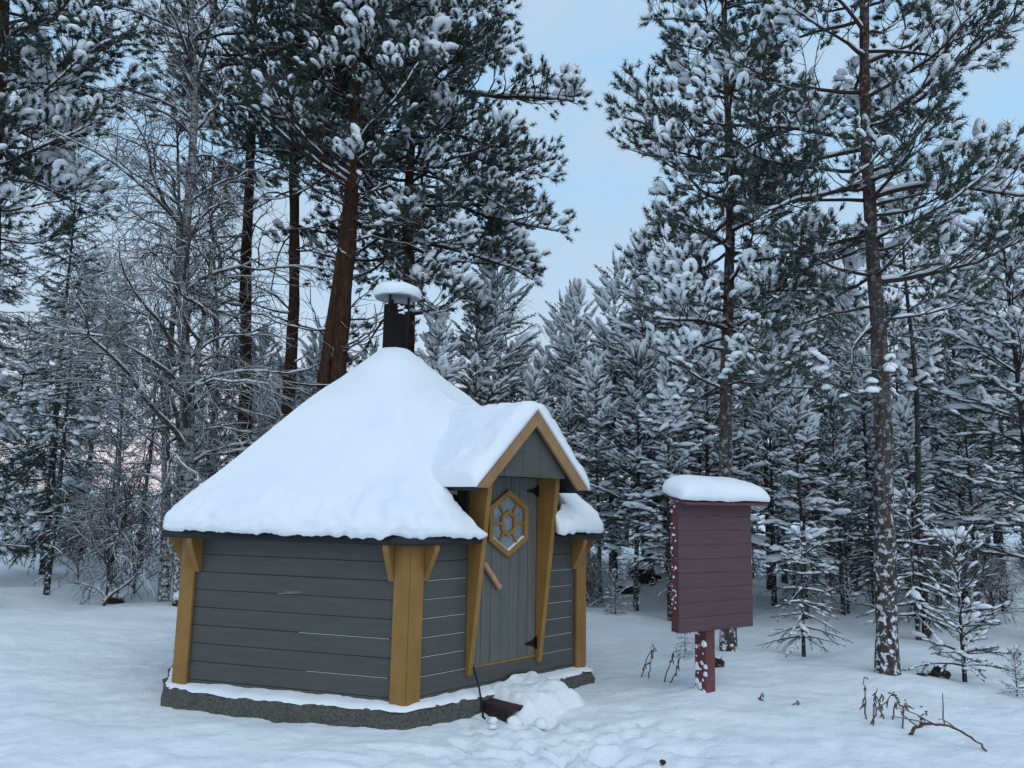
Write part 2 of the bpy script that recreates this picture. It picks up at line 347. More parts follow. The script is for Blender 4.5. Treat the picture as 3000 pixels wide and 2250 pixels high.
for x0, y0, x1, y1, d in ((-1.3, 4.95, 0.5, 4.60, 0.035), (-0.9, 5.12, 0.2, 5.05, 0.025), (-1.0, 4.75, 0.7, 4.28, 0.03)):   # drag marks
    for t_ in np.linspace(0, 1, 26):
        x, y = x0 + (x1 - x0) * t_, y0 + (y1 - y0) * t_ + 0.03 * math.sin(9 * t_); GZ += -d * 0.3 * gauss(GX, GY, x, y, 0.06, 0.035) + d * 0.2 * gauss(GX, GY, x, y + 0.06, 0.07, 0.03)
ny, nx = GX.shape; ii = (np.arange(ny - 1)[:, None] * nx + np.arange(nx - 1)[None]).ravel()
me = raw_mesh('snow_ground', np.stack([GX, GY, GZ], -1).reshape(-1, 3), np.stack([ii, ii + 1, ii + nx + 1, ii + nx], -1), M_SNOW, True)
g = link('snow_ground', me); g['kind'] = 'structure'; g['label'] = 'snow covered clearing and forest floor with trampled tracks'
# ================================================================== hut
PB, TH, LS = np.array([-0.7191, 5.5987]), 0.277855, 1.91856
PA = PB + LS * np.array([-math.cos(TH), math.sin(TH)])
BA = math.pi - TH - 2 * math.pi / 3
PC = PB + LS * np.array([math.cos(BA), math.sin(BA)])
CT = PA + PC - PB
VX = [PA, PB, PC, 2 * CT - PA, 2 * CT - PB, 2 * CT - PC]
HO = np.array([CT[0], CT[1], 0.0])
hut = thing('grill_hut', 'six-sided grey plank grill hut with ochre corner boards and a steep snowy roof', 'hut', HO)
class Wl:                                # frame of one wall: u along it, n outwards, z up
    def __init__(s, k):
        s.o = VX[k]; s.u = (VX[(k + 1) % 6] - VX[k]) / LS; s.n = np.array([s.u[1], -s.u[0]])
    def __call__(s, u, n, z):
        q = s.o + s.u * u + s.n * n; return (q[0], q[1], z)
    def box(s, mb, u0, u1, n0, n1, z0, z1):
        return mb.box8([s(u0, n0, z0), s(u1, n0, z0), s(u1, n1, z0), s(u0, n1, z0), s(u0, n0, z1), s(u1, n0, z1), s(u1, n1, z1), s(u0, n1, z1)])
def part(name, mb, mat, parent, bevel=0.0, label=None, smooth=False):
    o = link(name, mb.mesh(name, mat, bevel, HO, smooth), parent)
    if label: o['label'] = label
    return o
ZT, PP = 1.1204, 0.135
DL, DR, DZ0, DZ1 = 0.60, 1.318, 0.315, 1.775          # door leaf on wall 1
hr = random.Random(5)
rows = [0.128] + [ZT - k * PP for k in range(7, -1, -1)] + [1.34]
for k in range(6):
    w = Wl(k); mb = MB(); w.box(mb, 0.0, LS, -0.06, -0.034, 0.13, 1.36)
    wall = part('wall', mb, M_BLACK, hut)
    for i in range(len(rows) - 1):
        z0, z1 = rows[i], rows[i + 1]
        spans = [(0.02, LS - 0.02)]
        if k == 1 and z1 > DZ0 + 0.01: spans = [(0.02, 0.585), (1.333, LS - 0.02)]
        for a, b in spans:
            j = hr.uniform(-0.0015, 0.0015); c = 0.0045; mb = MB()
            prof = [(-0.032, z0 + 0.0008), (-c + j, z0 + 0.0008), (j, z0 + 0.0008 + c), (j, z1 - 0.0008 - c * 0.6), (-c + j, z1 - 0.0008), (-0.032, z1 - 0.0008)]
            mb.prism([w(a, n_, z_) for n_, z_ in prof], [w(b, n_, z_) for n_, z_ in prof])
            part('plank', mb, M_GREY, wall)
        if (k == 1 and 1 <= i <= 6) or (k == 0 and i in (1, 3)):      # thin lines of snow caught in the joints
            for a, b in spans:
                p0 = a + 0.10 if k == 1 else b - 0.15 - hr.uniform(0.15, 0.75); p1 = b - (0.12 if (b > 1.8) else 0.04)
                mb = MB(); w.box(mb, p0, p1, -0.0030, -0.0012, z1 - 0.0022, z1 - 0.0004); part('snow_line', mb, M_TSNOW, wall)
    for a, b in ((-0.0145, 0.108), (LS - 0.108, LS + 0.0145)):
        mb = MB(); w.box(mb, a, b, 0.003, 0.034, 0.118, 1.33); part('corner_board', mb, M_OCHRE, hut, 0.004)
    for a in (0.108, LS - 0.153):
        mb = MB(); pr = [(0.003, 0.985), (0.030, 0.985), (0.150, 1.215), (0.150, 1.262), (0.003, 1.33)]
        mb.prism([w(a, *q) for q in pr], [w(a + 0.045, *q) for q in pr]); part('eave_bracket', mb, M_OCHRE, hut, 0.003)
M_CHIP = paint('bare_grey_wood', (0.20, 0.165, 0.125), 0.3, 0.7, (30, 30, 60))
w0 = Wl(0); mb = MB()                    # bare wood where the paint has come off
cp = [(0.842, 0.846), (0.90, 0.851), (0.955, 0.853), (1.05, 0.868), (1.046, 0.880), (0.98, 0.872), (0.92, 0.873), (0.905, 0.862), (0.845, 0.853)]
mb.prism([w0(a, 0.0005, b) for a, b in cp], [w0(a, 0.0022, b) for a, b in cp]); part('paint_chip', mb, M_CHIP, hut)
# foundation slab with a rough broken edge
fb = Buf(); ang = np.linspace(0, 2 * np.pi, 361)[:-1]
def hexr(a, r, soft):                    # distance of a rounded hexagon of corner radius r at angle a
    a = np.asarray(a); c0 = math.atan2(*(PA - CT)[::-1]); phi = (a - c0 + np.pi / 6 * 7) % (np.pi / 3) - np.pi / 6
    phi2 = (a - c0) % (np.pi / 3) - np.pi / 6; h = math.cos(np.pi / 6) / np.cos(phi2)
    return r * ((1 - soft) * h + soft * 0.955)
ringz = [-0.25, -0.02, 0.05, 0.10, 0.118, 0.120]; ringr = [2.07, 2.055, 2.05, 2.04, 2.015, 1.6]; fv = []
for z_, r_ in zip(ringz, ringr):
    rr = hexr(ang, r_, 0.32); nz_ = 0.040 * fbm(ang * 26, np.full(360, z_ * 30.0), 4, 5) if r_ > 1.7 else 0
    rr = rr + nz_; fv.append(np.stack([CT[0] + rr * np.cos(ang) - HO[0], CT[1] + rr * np.sin(ang) - HO[1], np.full(360, z_) + (0.012 * fbm(ang * 30, ang * 0 + z_ * 9, 3, 8) if 0.08 < z_ < 0.119 else 0)], -1))
fv = np.concatenate(fv); q = np.arange(360); ff = []
for i in range(len(ringz) - 1): ff.append(np.stack([i * 360 + q, i * 360 + (q + 1) % 360, (i + 1) * 360 + (q + 1) % 360, (i + 1) * 360 + q], -1))
link('foundation', raw_mesh('foundation', fv, np.concatenate(ff), M_CONC, False), hut)
# snow lying on the ledge of the foundation
lv = []
for r0, z_ in ((2.03, 0.114), (2.015, 0.134), (1.975, 0.146), (1.88, 0.158), (1.80, 0.158)):
    rr = hexr(ang, r0, 0.28) + (0.030 * fbm(ang * 20, ang * 0 + 3.3, 4, 15) if r0 > 1.95 else 0)
    lv.append(np.stack([CT[0] + rr * np.cos(ang), CT[1] + rr * np.sin(ang), z_ + 0.012 * fbm(ang * 22, ang * 0 + r0, 3, 16)], -1))
ff = [np.stack([i * 360 + q, i * 360 + (q + 1) % 360, (i + 1) * 360 + (q + 1) % 360, (i + 1) * 360 + q], -1) for i in range(4)]
tag(link('ledge_snow', raw_mesh('ledge_snow', np.concatenate(lv), np.concatenate(ff), M_RSNOW, True)), 'thin strip of snow on the concrete ledge round the hut', 'snow')
# ---- roof deck and its snow, both with a slot for the porch
w1 = Wl(1); SL, SR = 0.552, 1.366
def cut(obj_, snow=False):
    mb = MB()
    if snow:                             # no snow where the porch eaves shelter the roof
        hf = [(0.570, 1.2), (0.570, 0.195), (0.45, 0.137), (0.335, 0.085), (0.335, -0.14), (0.54, -0.145)]; hf = hf + [(LS - a, b) for a, b in reversed(hf)]
        mb.prism([w1(a, b, 0.5) for a, b in hf], [w1(a, b, 2.6) for a, b in hf])
        tp = [(0.335, 1.645), (0.36, 1.52), (0.44, 1.39), (0.60, 1.285), (0.62, 1.72), (0.335, 1.72)]; m3 = MB(); m3.prism([w1(a, -0.138, z) for a, z in tp], [w1(a, 0.42, z) for a, z in tp]); cuts = [mb, m3]
    else: w1.box(mb, SL, SR, -0.03, 1.2, 0.5, 2.6); cuts = [mb]
    for mb in cuts: cut1(obj_, mb)
def cut1(obj_, mb):
    c = link('cutter', mb.mesh('cutter', M_BLACK))
    md = obj_.modifiers.new('b', 'BOOLEAN'); md.object = c; md.operation = 'DIFFERENCE'; md.solver = 'EXACT'
    dg = bpy.context.evaluated_depsgraph_get(); me = bpy.data.meshes.new_from_object(obj_.evaluated_get(dg)); old = obj_.data
    obj_.modifiers.clear(); obj_.data = me; me.name = obj_.name; bpy.data.objects.remove(c, do_unlink=True); bpy.data.meshes.remove(old)
def lathe_hex(prof, na, soft, mat, name, noise_f=None, smooth=True):
    a = np.linspace(0, 2 * np.pi, na + 1)[:-1] + math.atan2(*(PA - CT)[::-1]); vs = []
    for r_, z_, s_ in prof:
        rr = hexr(a, r_, s_); zz = np.full(na, z_, float)
        if noise_f: dr, dz = noise_f(a, r_, z_); rr = rr + dr; zz = zz + dz
        vs.append(np.stack([CT[0] + rr * np.cos(a), CT[1] + rr * np.sin(a), zz], -1))
    n = len(prof); vs = np.concatenate(vs); q = np.arange(na)
    f = np.concatenate([np.stack([i * na + q, i * na + (q + 1) % na, (i + 1) % n * na + (q + 1) % na, (i + 1) % n * na + q], -1) for i in range(n)])
    return raw_mesh(name, vs, f, mat, smooth)
deck = [(0.20, 2.86, 0), (2.11, 1.300, 0), (2.122, 1.268, 0), (2.10, 1.250, 0), (0.20, 2.80, 0)]
ro = link('roof', lathe_hex(deck[::-1], 36, 0, M_BLACK, 'roof', None, False), None); cut(ro)
ro.data.transform(Matrix.Translation(-Vector(HO))); ro.parent = hut
top = [(0.10, 3.075), (0.16, 3.05), (0.30, 2.945), (0.45, 2.83), (0.60, 2.712), (0.77, 2.595), (0.943, 2.458), (1.10, 2.325), (1.257, 2.186), (1.40, 2.058), (1.547, 1.922), (1.72, 1.775), (1.87, 1.655), (1.97, 1.570), (2.05, 1.492), (2.098, 1.432), (2.122, 1.380), (2.124, 1.335), (2.105, 1.306), (2.07, 1.320)]
pr = []
for i in range(len(top) - 1):
    for s_ in np.linspace(0, 1, 4)[:-1]:
        r_ = top[i][0] * (1 - s_) + top[i + 1][0] * s_; z_ = top[i][1] * (1 - s_) + top[i + 1][1] * s_
        pr.append((r_ * 1.012, z_, 0.30 + 0.45 * np.clip(1 - r_ / 1.3, 0, 1)))
pr += [(2.06, 1.328, 0.15), (1.6, 1.702, 0.05), (0.9, 2.28, 0.05), (0.10, 2.94, 0.5)]
def rn(a, r_, z_):
    e = np.clip((r_ - 1.75) / 0.35, 0, 1); x, y = r_ * np.cos(a), r_ * np.sin(a)
    if z_ < 1.31 and r_ < 2.10: return 0, 0
    low = np.clip(1.45 - z_, 0, 0.16) / 0.16
    dr = e * (0.030 * fbm(x * 9, y * 9 + z_ * 12, 4, 70)); dz = 0.016 * fbm(x * 2.2, y * 2.2, 3, 71) + low * 0.010 * fbm(a * 34, a * 0 + 1.7, 4, 72) + e * 0.026 * fbm(x * 14, y * 14, 4, 73)
    n_ = (x - 0) * w1.n[0] + y * w1.n[1] - LS * math.cos(math.pi / 6); u_ = x * w1.u[0] + y * w1.u[1]
    zd = 2.31 + 0.098 - np.abs(u_) * 1.01; k_ = 0.10; zm = z_ + dz; un = k_ * np.log(np.exp(np.clip((zm - zm) / k_, -30, 30)) + np.exp(np.clip((zd - zm) / k_, -30, 12)))
    dz = dz + np.where(np.abs(u_) < 0.9, np.clip(un, 0, 0.45), 0) * np.clip((-n_ - 0.10) / 0.15, 0, 1) * np.clip((r_ - 0.5) / 0.3, 0, 1) * (z_ > 1.4)
    # a patch that has slumped near the front corner
    gx_, gy_ = CT[0] + x - (-0.95), CT[1] + y - 5.55; p_ = np.exp(-(gx_ ** 2 + gy_ ** 2) / 0.10)
    return dr + p_ * 0.03 * fbm(x * 12, y * 12, 3, 74), dz + p_ * 0.05 * fbm(x * 10, y * 10, 3, 75)
rs = link('roof_snow', lathe_hex(pr[::-1], 540, 0, M_RSNOW, 'roof_snow', rn)); cut(rs, True)
for p_ in rs.data.polygons: p_.use_smooth = True
tag(rs, 'deep smooth blanket of snow on the hexagonal main roof of the hut', 'snow')
# icicle-like snow drips on the eave belong to the snow
# ---- porch gable over the door
UC = LS / 2; GD, ZA, ZTIP, HW = 0.345, 2.31, 1.672, 0.632
def porch(u, n, z): return w1(UC + u, n, z)
porch_roof = None
for s_ in (-1, 1):                       # roof boards of the porch
    mb = MB(); th = 0.028
    a = [(0, ZA - 0.012), (s_ * (HW - 0.012), ZTIP - 0.004), (s_ * (HW - 0.032), ZTIP - 0.024), (0, ZA - 0.055)]
    mb.prism([porch(u, GD - 0.03, z) for u, z in a], [porch(u, -1.0, z) for u, z in a]); o = part('porch_roof', mb, M_BLACK, hut)
    mb = MB(); wd = 0.095                # barge board
    a = [(0, ZA), (s_ * HW, ZTIP), (s_ * (HW - wd * 1.25), ZTIP - 0.003), (0, ZA - wd * 1.42)]
    mb.prism([porch(u, GD - 0.03, z) for u, z in a], [porch(u, GD, z) for u, z in a]); part('barge_board', mb, M_BARGE, o, 0.003)
    mb = MB(); w1.box(mb, *sorted((UC + s_ * (UC - SL), UC + s_ * (UC - SL - 0.025))), -0.95, -0.002, 1.20, 1.93); part('porch_cheek', mb, M_GREY, hut)
mb = MB(); a = [(-0.40, 1.765), (0.40, 1.765), (0.40, 1.86), (0, 2.262), (-0.40, 1.86)]      # gable infill boards
for i in range(8):
    u0, u1 = -0.40 + i * 0.1, -0.40 + (i + 1) * 0.1 - 0.002
    tz = lambda u: 2.262 - abs(u) * 1.005
    m2 = MB(); pts = [(u0, 1.765), (u1, 1.765), (u1, tz(u1)), (u0, tz(u0))]
    m2.prism([porch(u, 0.268, z) for u, z in pts], [porch(u, 0.288 + 0.001 * (i % 2), z) for u, z in pts]); part('gable_board', m2, M_GREY, hut, 0.001)
m2 = MB(); w1.box(m2, UC - 0.40, UC + 0.40, 0.0, 0.268, 1.79, 1.81); part('porch_ceiling', m2, M_DARKWOOD, hut)
m2 = MB(); w1.box(m2, SL, SR, -0.06, -0.036, 1.28, 2.0); part('door_head', m2, M_GREY, hut)
for a_, b_ in ((SL + 0.002, SL + 0.047), (SR - 0.047, SR - 0.002)):     # long tapered brackets beside the door
    m2 = MB(); pts = [(0.002, 0.262), (0.040, 0.262), (0.225, 1.71), (0.225, 1.788), (0.002, 1.788)]
    m2.prism([w1(a_, n_, z_) for n_, z_ in pts], [w1(b_, n_, z_) for n_, z_ in pts]); part('door_bracket', m2, M_OCHRE, hut, 0.003)
# ---- door
mb = MB(); w1.box(mb, DL, DR, -0.045, -0.012, DZ0, DZ1); door = part('door', mb, M_BLACK, hut)
nb = 7
for i in range(nb):
    a_ = DL + (DR - DL) * i / nb + 0.0015; b_ = DL + (DR - DL) * (i + 1) / nb - 0.0015; j = hr.uniform(-0.001, 0.001)
    mb = MB(); w1.box(mb, a_, b_, -0.014, 0.004 + j, DZ0 + 0.004, DZ1 - 0.004); part('door_board', mb, M_DOOR, door, 0.003)
mb = MB(); w1.box(mb, DL - 0.012, DR + 0.012, -0.03, 0.002, DZ0 - 0.012, DZ0 + 0.003); part('threshold', mb, M_OCHRE, door)
CU, CZ = 0.966, 1.394
def P2(x, z, n): return w1(CU + x, n, CZ + z)
OUT = [(0, 0.272), (0.218, 0.135), (0.218, -0.135), (0, -0.272), (-0.218, -0.135), (-0.218, 0.135)]
INN = [(0, 0.222), (0.176, 0.112), (0.176, -0.112), (0, -0.222), (-0.176, -0.112), (-0.176, 0.112)]
SMO = [(0, 0.108), (0.082, 0.055), (0.082, -0.055), (0, -0.108), (-0.082, -0.055), (-0.082, 0.055)]
SMI = [(0, 0.078), (0.057, 0.040), (0.057, -0.040), (0, -0.078), (-0.057, -0.040), (-0.057, 0.040)]
def hexring(O_, I_, n0, n1):
    mb = MB()
    for i in range(6):
        j = (i + 1) % 6; mb.prism([P2(*O_[i], n0), P2(*O_[j], n0), P2(*I_[j], n0), P2(*I_[i], n0)], [P2(*O_[i], n1), P2(*O_[j], n1), P2(*I_[j], n1), P2(*I_[i], n1)])
    return mb
part('window_frame', hexring(OUT, INN, 0.004, 0.034), M_OCHRE, door)
part('inner_frame', hexring(SMO, SMI, 0.004, 0.028), M_OCHRE, door)
mus = [((0.082, 0), (0.18, 0)), ((-0.082, 0), (-0.18, 0))] + [((sx * 0.050, sz * 0.075), (sx * 0.105, sz * 0.162)) for sx in (-1, 1) for sz in (-1, 1)]
for (x0, z0), (x1, z1) in mus:
    d = np.array([x1 - x0, z1 - z0]); d /= np.linalg.norm(d); t_ = np.array([-d[1], d[0]]) * 0.011; mb = MB()
    qs = [(x0 + t_[0], z0 + t_[1]), (x1 + t_[0], z1 + t_[1]), (x1 - t_[0], z1 - t_[1]), (x0 - t_[0], z0 - t_[1])]
    mb.prism([P2(*q_, 0.005) for q_ in qs], [P2(*q_, 0.026) for q_ in qs]); part('glazing_bar', mb, M_OCHRE, door)
mid = [(0.088, 0.167), (0.177, 0), (0.088, -0.167), (-0.088, -0.167), (-0.177, 0), (-0.088, 0.167)]
smd = [(0.041, 0.082), (0.082, 0), (0.041, -0.082), (-0.041, -0.082), (-0.082, 0), (-0.041, 0.082)]
panes = [[INN[0], mid[0], smd[0], SMO[0], smd[5], mid[5]], [mid[0], INN[1], mid[1], smd[1], SMO[1], smd[0]], [mid[1], INN[2], mid[2], smd[2], SMO[2], smd[1]],
         [mid[2], INN[3], mid[3], smd[3], SMO[3], smd[2]], [mid[3], INN[4], mid[4], smd[4], SMO[4], smd[3]], [mid[4], INN[5], mid[5], smd[5], SMO[5], smd[4]], SMI]
for p_ in panes:
    mb = MB(); mb.prism([P2(*q_, 0.0045) for q_ in p_], [P2(*q_, 0.0095) for q_ in p_]); part('pane', mb, M_GLASS, door)
for a_, b_ in ((3, 2), (4, 3)):          # snow on the lower frame
    x0, z0 = INN[a_]; x1, z1 = INN[b_]; mb = MB()
    mb.prism([P2(x0, z0 + 0.002, 0.0096), P2(x1, z1 + 0.002, 0.0096), P2(x1, z1 + 0.010, 0.0096), P2(x0, z0 + 0.012, 0.0096)], [P2(x0, z0 + 0.002, 0.031), P2(x1, z1 + 0.002, 0.031), P2(x1, z1 + 0.006, 0.029), P2(x0, z0 + 0.007, 0.029)])
    part('snow_line', mb, M_TSNOW, door)
v0, v1 = np.array([0.694, 1.092]), np.array([0.872, 0.886]); d = v1 - v0; d /= np.linalg.norm(d); t_ = np.array([-d[1], d[0]]); mb = MB()
prf = [(-0.024, 0.03), (-0.013, 0.016), (0.013, 0.016), (0.024, 0.03), (0.016, 0.052), (-0.016, 0.052)]
mb.prism([w1(*(v0 + t_ * a_)[:1], n_, (v0 + t_ * a_)[1]) for a_, n_ in prf], [w1(*(v1 + t_ * a_)[:1], n_, (v1 + t_ * a_)[1]) for a_, n_ in prf]); part('handle', mb, M_HANDLE, door, 0.004, 'bare wooden bar handle set at a slant')
for c_ in (v0 + d * 0.03, v1 - d * 0.05):
    mb = MB(); w1.box(mb, c_[0] - 0.008, c_[0] + 0.008, 0.003, 0.02, c_[1] - 0.008, c_[1] + 0.008); part('handle_peg', mb, M_HANDLE, door)
for zc in (0.415, 1.66):
    mb = MB(); pts = [(DR - 0.006, zc - 0.045), (DR - 0.006, zc + 0.045), (DR - 0.04, zc + 0.022), (DR - 0.125, zc + 0.006), (DR - 0.125, zc - 0.006), (DR - 0.04, zc - 0.022)]
    mb.prism([w1(u_, 0.0045, z_) for u_, z_ in pts], [w1(u_, 0.012, z_) for u_, z_ in pts]); w1.box(mb, DR - 0.008, DR + 0.001, 0.002, 0.026, zc - 0.05, zc + 0.05); part('hinge', mb, M_IRON, door)
# ---- snow on the porch roof
cs = []; T = 0.092
for s_ in np.linspace(-1, 1, 61):
    a_ = abs(s_); sg = np.sign(s_) if s_ else 1
    u = s_ * (HW + 0.016); z = ZA - a_ * (ZA - ZTIP) + 0.004
    cs.append((u, z, a_, sg))
nn_ = 46; ns = np.linspace(GD + 0.012, -1.15, nn_); pv = []
for i, n_ in enumerate(ns):
    fr_ = min(1.0, (GD + 0.012 - n_) / 0.06); rd = math.sqrt(max(0.0, 1 - (1 - fr_) ** 2))
    for (u, z, a_, sg) in cs:
        tip = math.sqrt(max(0, 1 - (max(0, a_ - 0.90) / 0.10) ** 2)); th = T * (0.30 + 0.70 * rd) * tip * (1 + 0.12 * (1 - a_))
        rnd = 0.035 * max(0, 1 - a_ / 0.16) ** 1.5
        th *= 1 + 0.22 * float(fbm(np.array([u * 5.0]), np.array([n_ * 5.0 + 3]), 3, 91)[0]) + 0.18 * float(fbm(np.array([u * 22.0]), np.array([n_ * 22.0]), 2, 93)[0])
        th = max(th, 0.004)
        pv.append(porch(u + sg * th * 0.55 * (a_ > 0.02), n_ - 0.0, z + th * 0.95 - rnd * rd))
pv = np.array(pv); m_ = len(cs); under = np.array([porch(u, n_, z - 0.001) for n_ in ns for (u, z, a_, sg) in cs]); K = len(pv)
fl = []
for i in range(nn_ - 1):
    for j in range(m_ - 1):
        a_ = i * m_ + j; fl.append((a_, a_ + m_, a_ + m_ + 1, a_ + 1)); fl.append((K + a_ + 1, K + a_ + m_ + 1, K + a_ + m_, K + a_))
for j in range(m_ - 1): fl.append((j, j + 1, K + j + 1, K + j))
for i in range(nn_ - 1):
    fl.append((i * m_, K + i * m_, K + (i + 1) * m_, (i + 1) * m_)); q_ = i * m_ + m_ - 1; fl.append((q_, q_ + m_, K + q_ + m_, K + q_))
tag(link('porch_snow', raw_mesh('porch_snow', np.vstack([pv, under]), np.array(fl), M_RSNOW, True)), 'thick snow on the pointed porch roof above the hut door', 'snow')
# ---- chimney
ch = Buf(); z0, z1, rr = 2.90, 3.508, 0.128
a = np.linspace(0, 2 * np.pi, 33)[:-1]
prof = [(rr, z0), (rr, z1), (rr - 0.008, z1), (rr - 0.008, z1 - 0.25)]
cv = np.concatenate([np.stack([r_ * np.cos(a), r_ * np.sin(a), np.full(32, z_)], -1) for r_, z_ in prof]); q = np.arange(32)
cf_ = np.concatenate([np.stack([i * 32 + q, i * 32 + (q + 1) % 32, (i + 1) * 32 + (q + 1) % 32, (i + 1) * 32 + q], -1) for i in range(3)])
chim = link('chimney', raw_mesh('chimney', cv, cf_, M_RUST, True), hut)
prof = [(0.005, 3.628), (0.16, 3.618), (0.220, 3.606), (0.224, 3.590), (0.216, 3.586), (0.15, 3.598), (0.005, 3.606)]
cv = np.concatenate([np.stack([r_ * np.cos(a), r_ * np.sin(a), np.full(32, z_)], -1) for r_, z_ in prof])
cf_ = np.concatenate([np.stack([i * 32 + q, (i + 1) * 32 + q, (i + 1) * 32 + (q + 1) % 32, i * 32 + (q + 1) % 32], -1) for i in range(6)])
link('chimney_cap', raw_mesh('chimney_cap', cv, cf_, M_CAP, True), chim)
for k in range(3):
    aa = R(-118 + 120 * k); x, y = 0.118 * math.cos(aa), 0.118 * math.sin(aa); mb = MB()
    mb.box8([(x - .012, y - .012, 3.42), (x + .012, y - .012, 3.42), (x + .012, y + .012, 3.42), (x - .012, y + .012, 3.42), (x - .012, y - .012, 3.60), (x + .012, y - .012, 3.60), (x + .012, y + .012, 3.60), (x - .012, y + .012, 3.60)])
    link('cap_strut', mb.mesh('cap_strut', M_IRON), chim)
prof = [(0.004, 3.735), (0.08, 3.737), (0.15, 3.728), (0.20, 3.706), (0.232, 3.672), (0.241, 3.640), (0.234, 3.605), (0.222, 3.592), (0.19, 3.622), (0.004, 3.630)]
a = np.linspace(0, 2 * np.pi, 65)[:-1]; q = np.arange(64); cv = []
for r_, z_ in prof:
    cv.append(np.stack([CT[0] + r_ * np.cos(a) * (1 + 0.03 * np.sin(2 * a + 1)), CT[1] + r_ * np.sin(a), z_ + 0.016 * fbm(np.cos(a) * 2 + r_ * 6, np.sin(a) * 2, 3, 77) + (0 if z_ > 3.65 else 0)], -1))
cf_ = np.concatenate([np.stack([i * 64 + q, (i + 1) * 64 + q, (i + 1) * 64 + (q + 1) % 64, i * 64 + (q + 1) % 64], -1) for i in range(9)])
tag(link('chimney_cap_snow', raw_mesh('chimney_cap_snow', np.concatenate(cv), cf_, M_RSNOW, True)), 'round white cushion of snow on the chimney cap of the hut', 'snow')
# snow clinging to the flue
fb = Buf()
for k in range(9):
    aa = R(-75 + 60 * random.random()); zz = 3.40 + 0.10 * random.random(); s_ = 0.012 + 0.02 * random.random()
    fb.add(BL_LO[k % 6] * s_ * np.array([1, 1, 0.8]) + np.array([0.128 * math.cos(aa), 0.128 * math.sin(aa), zz]), BF_LO)
link('clinging_snow', fb.mesh('clinging_snow', M_TSNOW), chim)
# ---- step, snow heap on it, cable
st = thing('wooden_step', 'dark wet wooden doorstep half buried in snow under the hut door', 'step', w1(UC, 0.3, 0.0))
so = np.array(w1(UC, 0.3, 0.0))
for n0, n1, z0, z1 in ((0.09, 0.44, 0.065, 0.098), ):
    mb = MB(); w1.box(mb, 0.60, 1.34, n0, n1, z0, z1); link('tread', mb.mesh('tread', M_DARKWOOD, 0.004, so), st)
for u0, u1 in ((0.61, 0.65), (1.29, 1.33)):
    mb = MB(); w1.box(mb, u0, u1, 0.10, 0.43, -0.12, 0.065); link('side_board', mb.mesh('side_board', M_DARKWOOD, 0.003, so), st)
nu, nv = 64, 44; U_, V_ = np.meshgrid(np.linspace(0, 1, nu), np.linspace(0, 1, nv)); u_ = 0.60 + 0.86 * U_; n_ = 0.04 + 0.62 * V_
prof_ = np.clip(np.minimum(U_, 1 - U_) / 0.22, 0, 1) ** 0.6 * np.clip((1 - V_) / 0.34, 0, 1) ** 0.7
zz = -0.03 + (0.118 + 0.05 * U_ + 0.05 * (1 - V_) - 0.03 * V_) * prof_ * 1.0 + 0.03 + 0.055 * fbm(u_ * 6, n_ * 6, 4, 101) * prof_ - 0.02 * (1 - prof_) * 6
sxy = w1.o[None, None] + u_[..., None] * w1.u + n_[..., None] * w1.n
iq = (np.arange(nv - 1)[:, None] * nu + np.arange(nu - 1)[None]).ravel()
tag(link('step_snow', raw_mesh('step_snow', np.concatenate([sxy, zz[..., None]], -1).reshape(-1, 3), np.stack([iq, iq + nu, iq + nu + 1, iq + 1], -1), M_SNOW, True)), 'trodden heap of snow on the doorstep of the hut', 'snow')
pts = [w1(0.598, 0.010, 0.60), w1(0.598, 0.016, 0.42), w1(0.60, 0.05, 0.31), w1(0.592, 0.12, 0.20), w1(0.575, 0.17, 0.10), w1(0.57, 0.20, 0.0), w1(0.60, 0.24, -0.05)]
v, f = tube(pts, 0.0075, 8); tag(link('power_cable', raw_mesh('power_cable', v, f, M_IRON, True)), 'black cable hanging beside the hut door into the snow', 'cable')
for k, (u0, n0, s_) in enumerate(((0.60, 0.50, 0.05), (0.52, 0.36, 0.035), (0.70, 0.66, 0.05), (0.42, 0.46, 0.028))):
    p = w1(u0, n0, 0.0); tag(link('snow_lump', raw_mesh('snow_lump', BL_HI[k] * s_ * np.array([1.1, 1, 0.9]) + np.array([p[0], p[1], G(p[0], p[1]) + 0.01]), BF_HI, M_SNOW, True)), 'loose lump of snow in front of the doorstep', 'snow lump', 'loose snow lumps by the doorstep')
# ================================================================== notice board
SB = atz(1520, 1518, 0.0); phi = R(30); wv = np.array([math.cos(phi), math.sin(phi)]); wn = np.array([wv[1], -wv[0]])
sg = thing('notice_board', 'weathered red plank notice board on a post with a small sloping roof', 'sign', (SB[0], SB[1], 0.0))
def Q(u, n, z): return np.array([wv[0] * (u + 0.018 * z) + wn[0] * n, wv[1] * (u + 0.018 * z) + wn[1] * n, z])
def qbox(mb, u0, u1, n0, n1, z0, z1):
    return mb.box8([Q(u0, n0, z0), Q(u1, n0, z0), Q(u1, n1, z0), Q(u0, n1, z0), Q(u0, n0, z1), Q(u1, n0, z1), Q(u1, n1, z1), Q(u0, n1, z1)])
bl, br, bz0, bz1 = -0.315, 0.515, 0.565, 1.59
for i in range(9):
    z0 = bz0 + (bz1 - bz0) * i / 9; z1 = bz0 + (bz1 - bz0) * (i + 1) / 9 - 0.0012; j = hr.uniform(-0.0025, 0.0025); mb = MB()
    qbox(mb, bl + hr.uniform(-.004, .004), br + hr.uniform(-.004, .004), 0.034, 0.056 + j, z0, z1); link('plank', mb.mesh('plank', M_SIGN, 0.0015), sg)
for u0, u1 in ((bl + 0.001, bl + 0.03), (br - 0.03, br - 0.001)):
    mb = MB(); qbox(mb, u0, u1, -0.03, 0.0335, bz0 + 0.004, bz1); link('side_frame', mb.mesh('side_frame', M_SPOST, 0.002), sg)
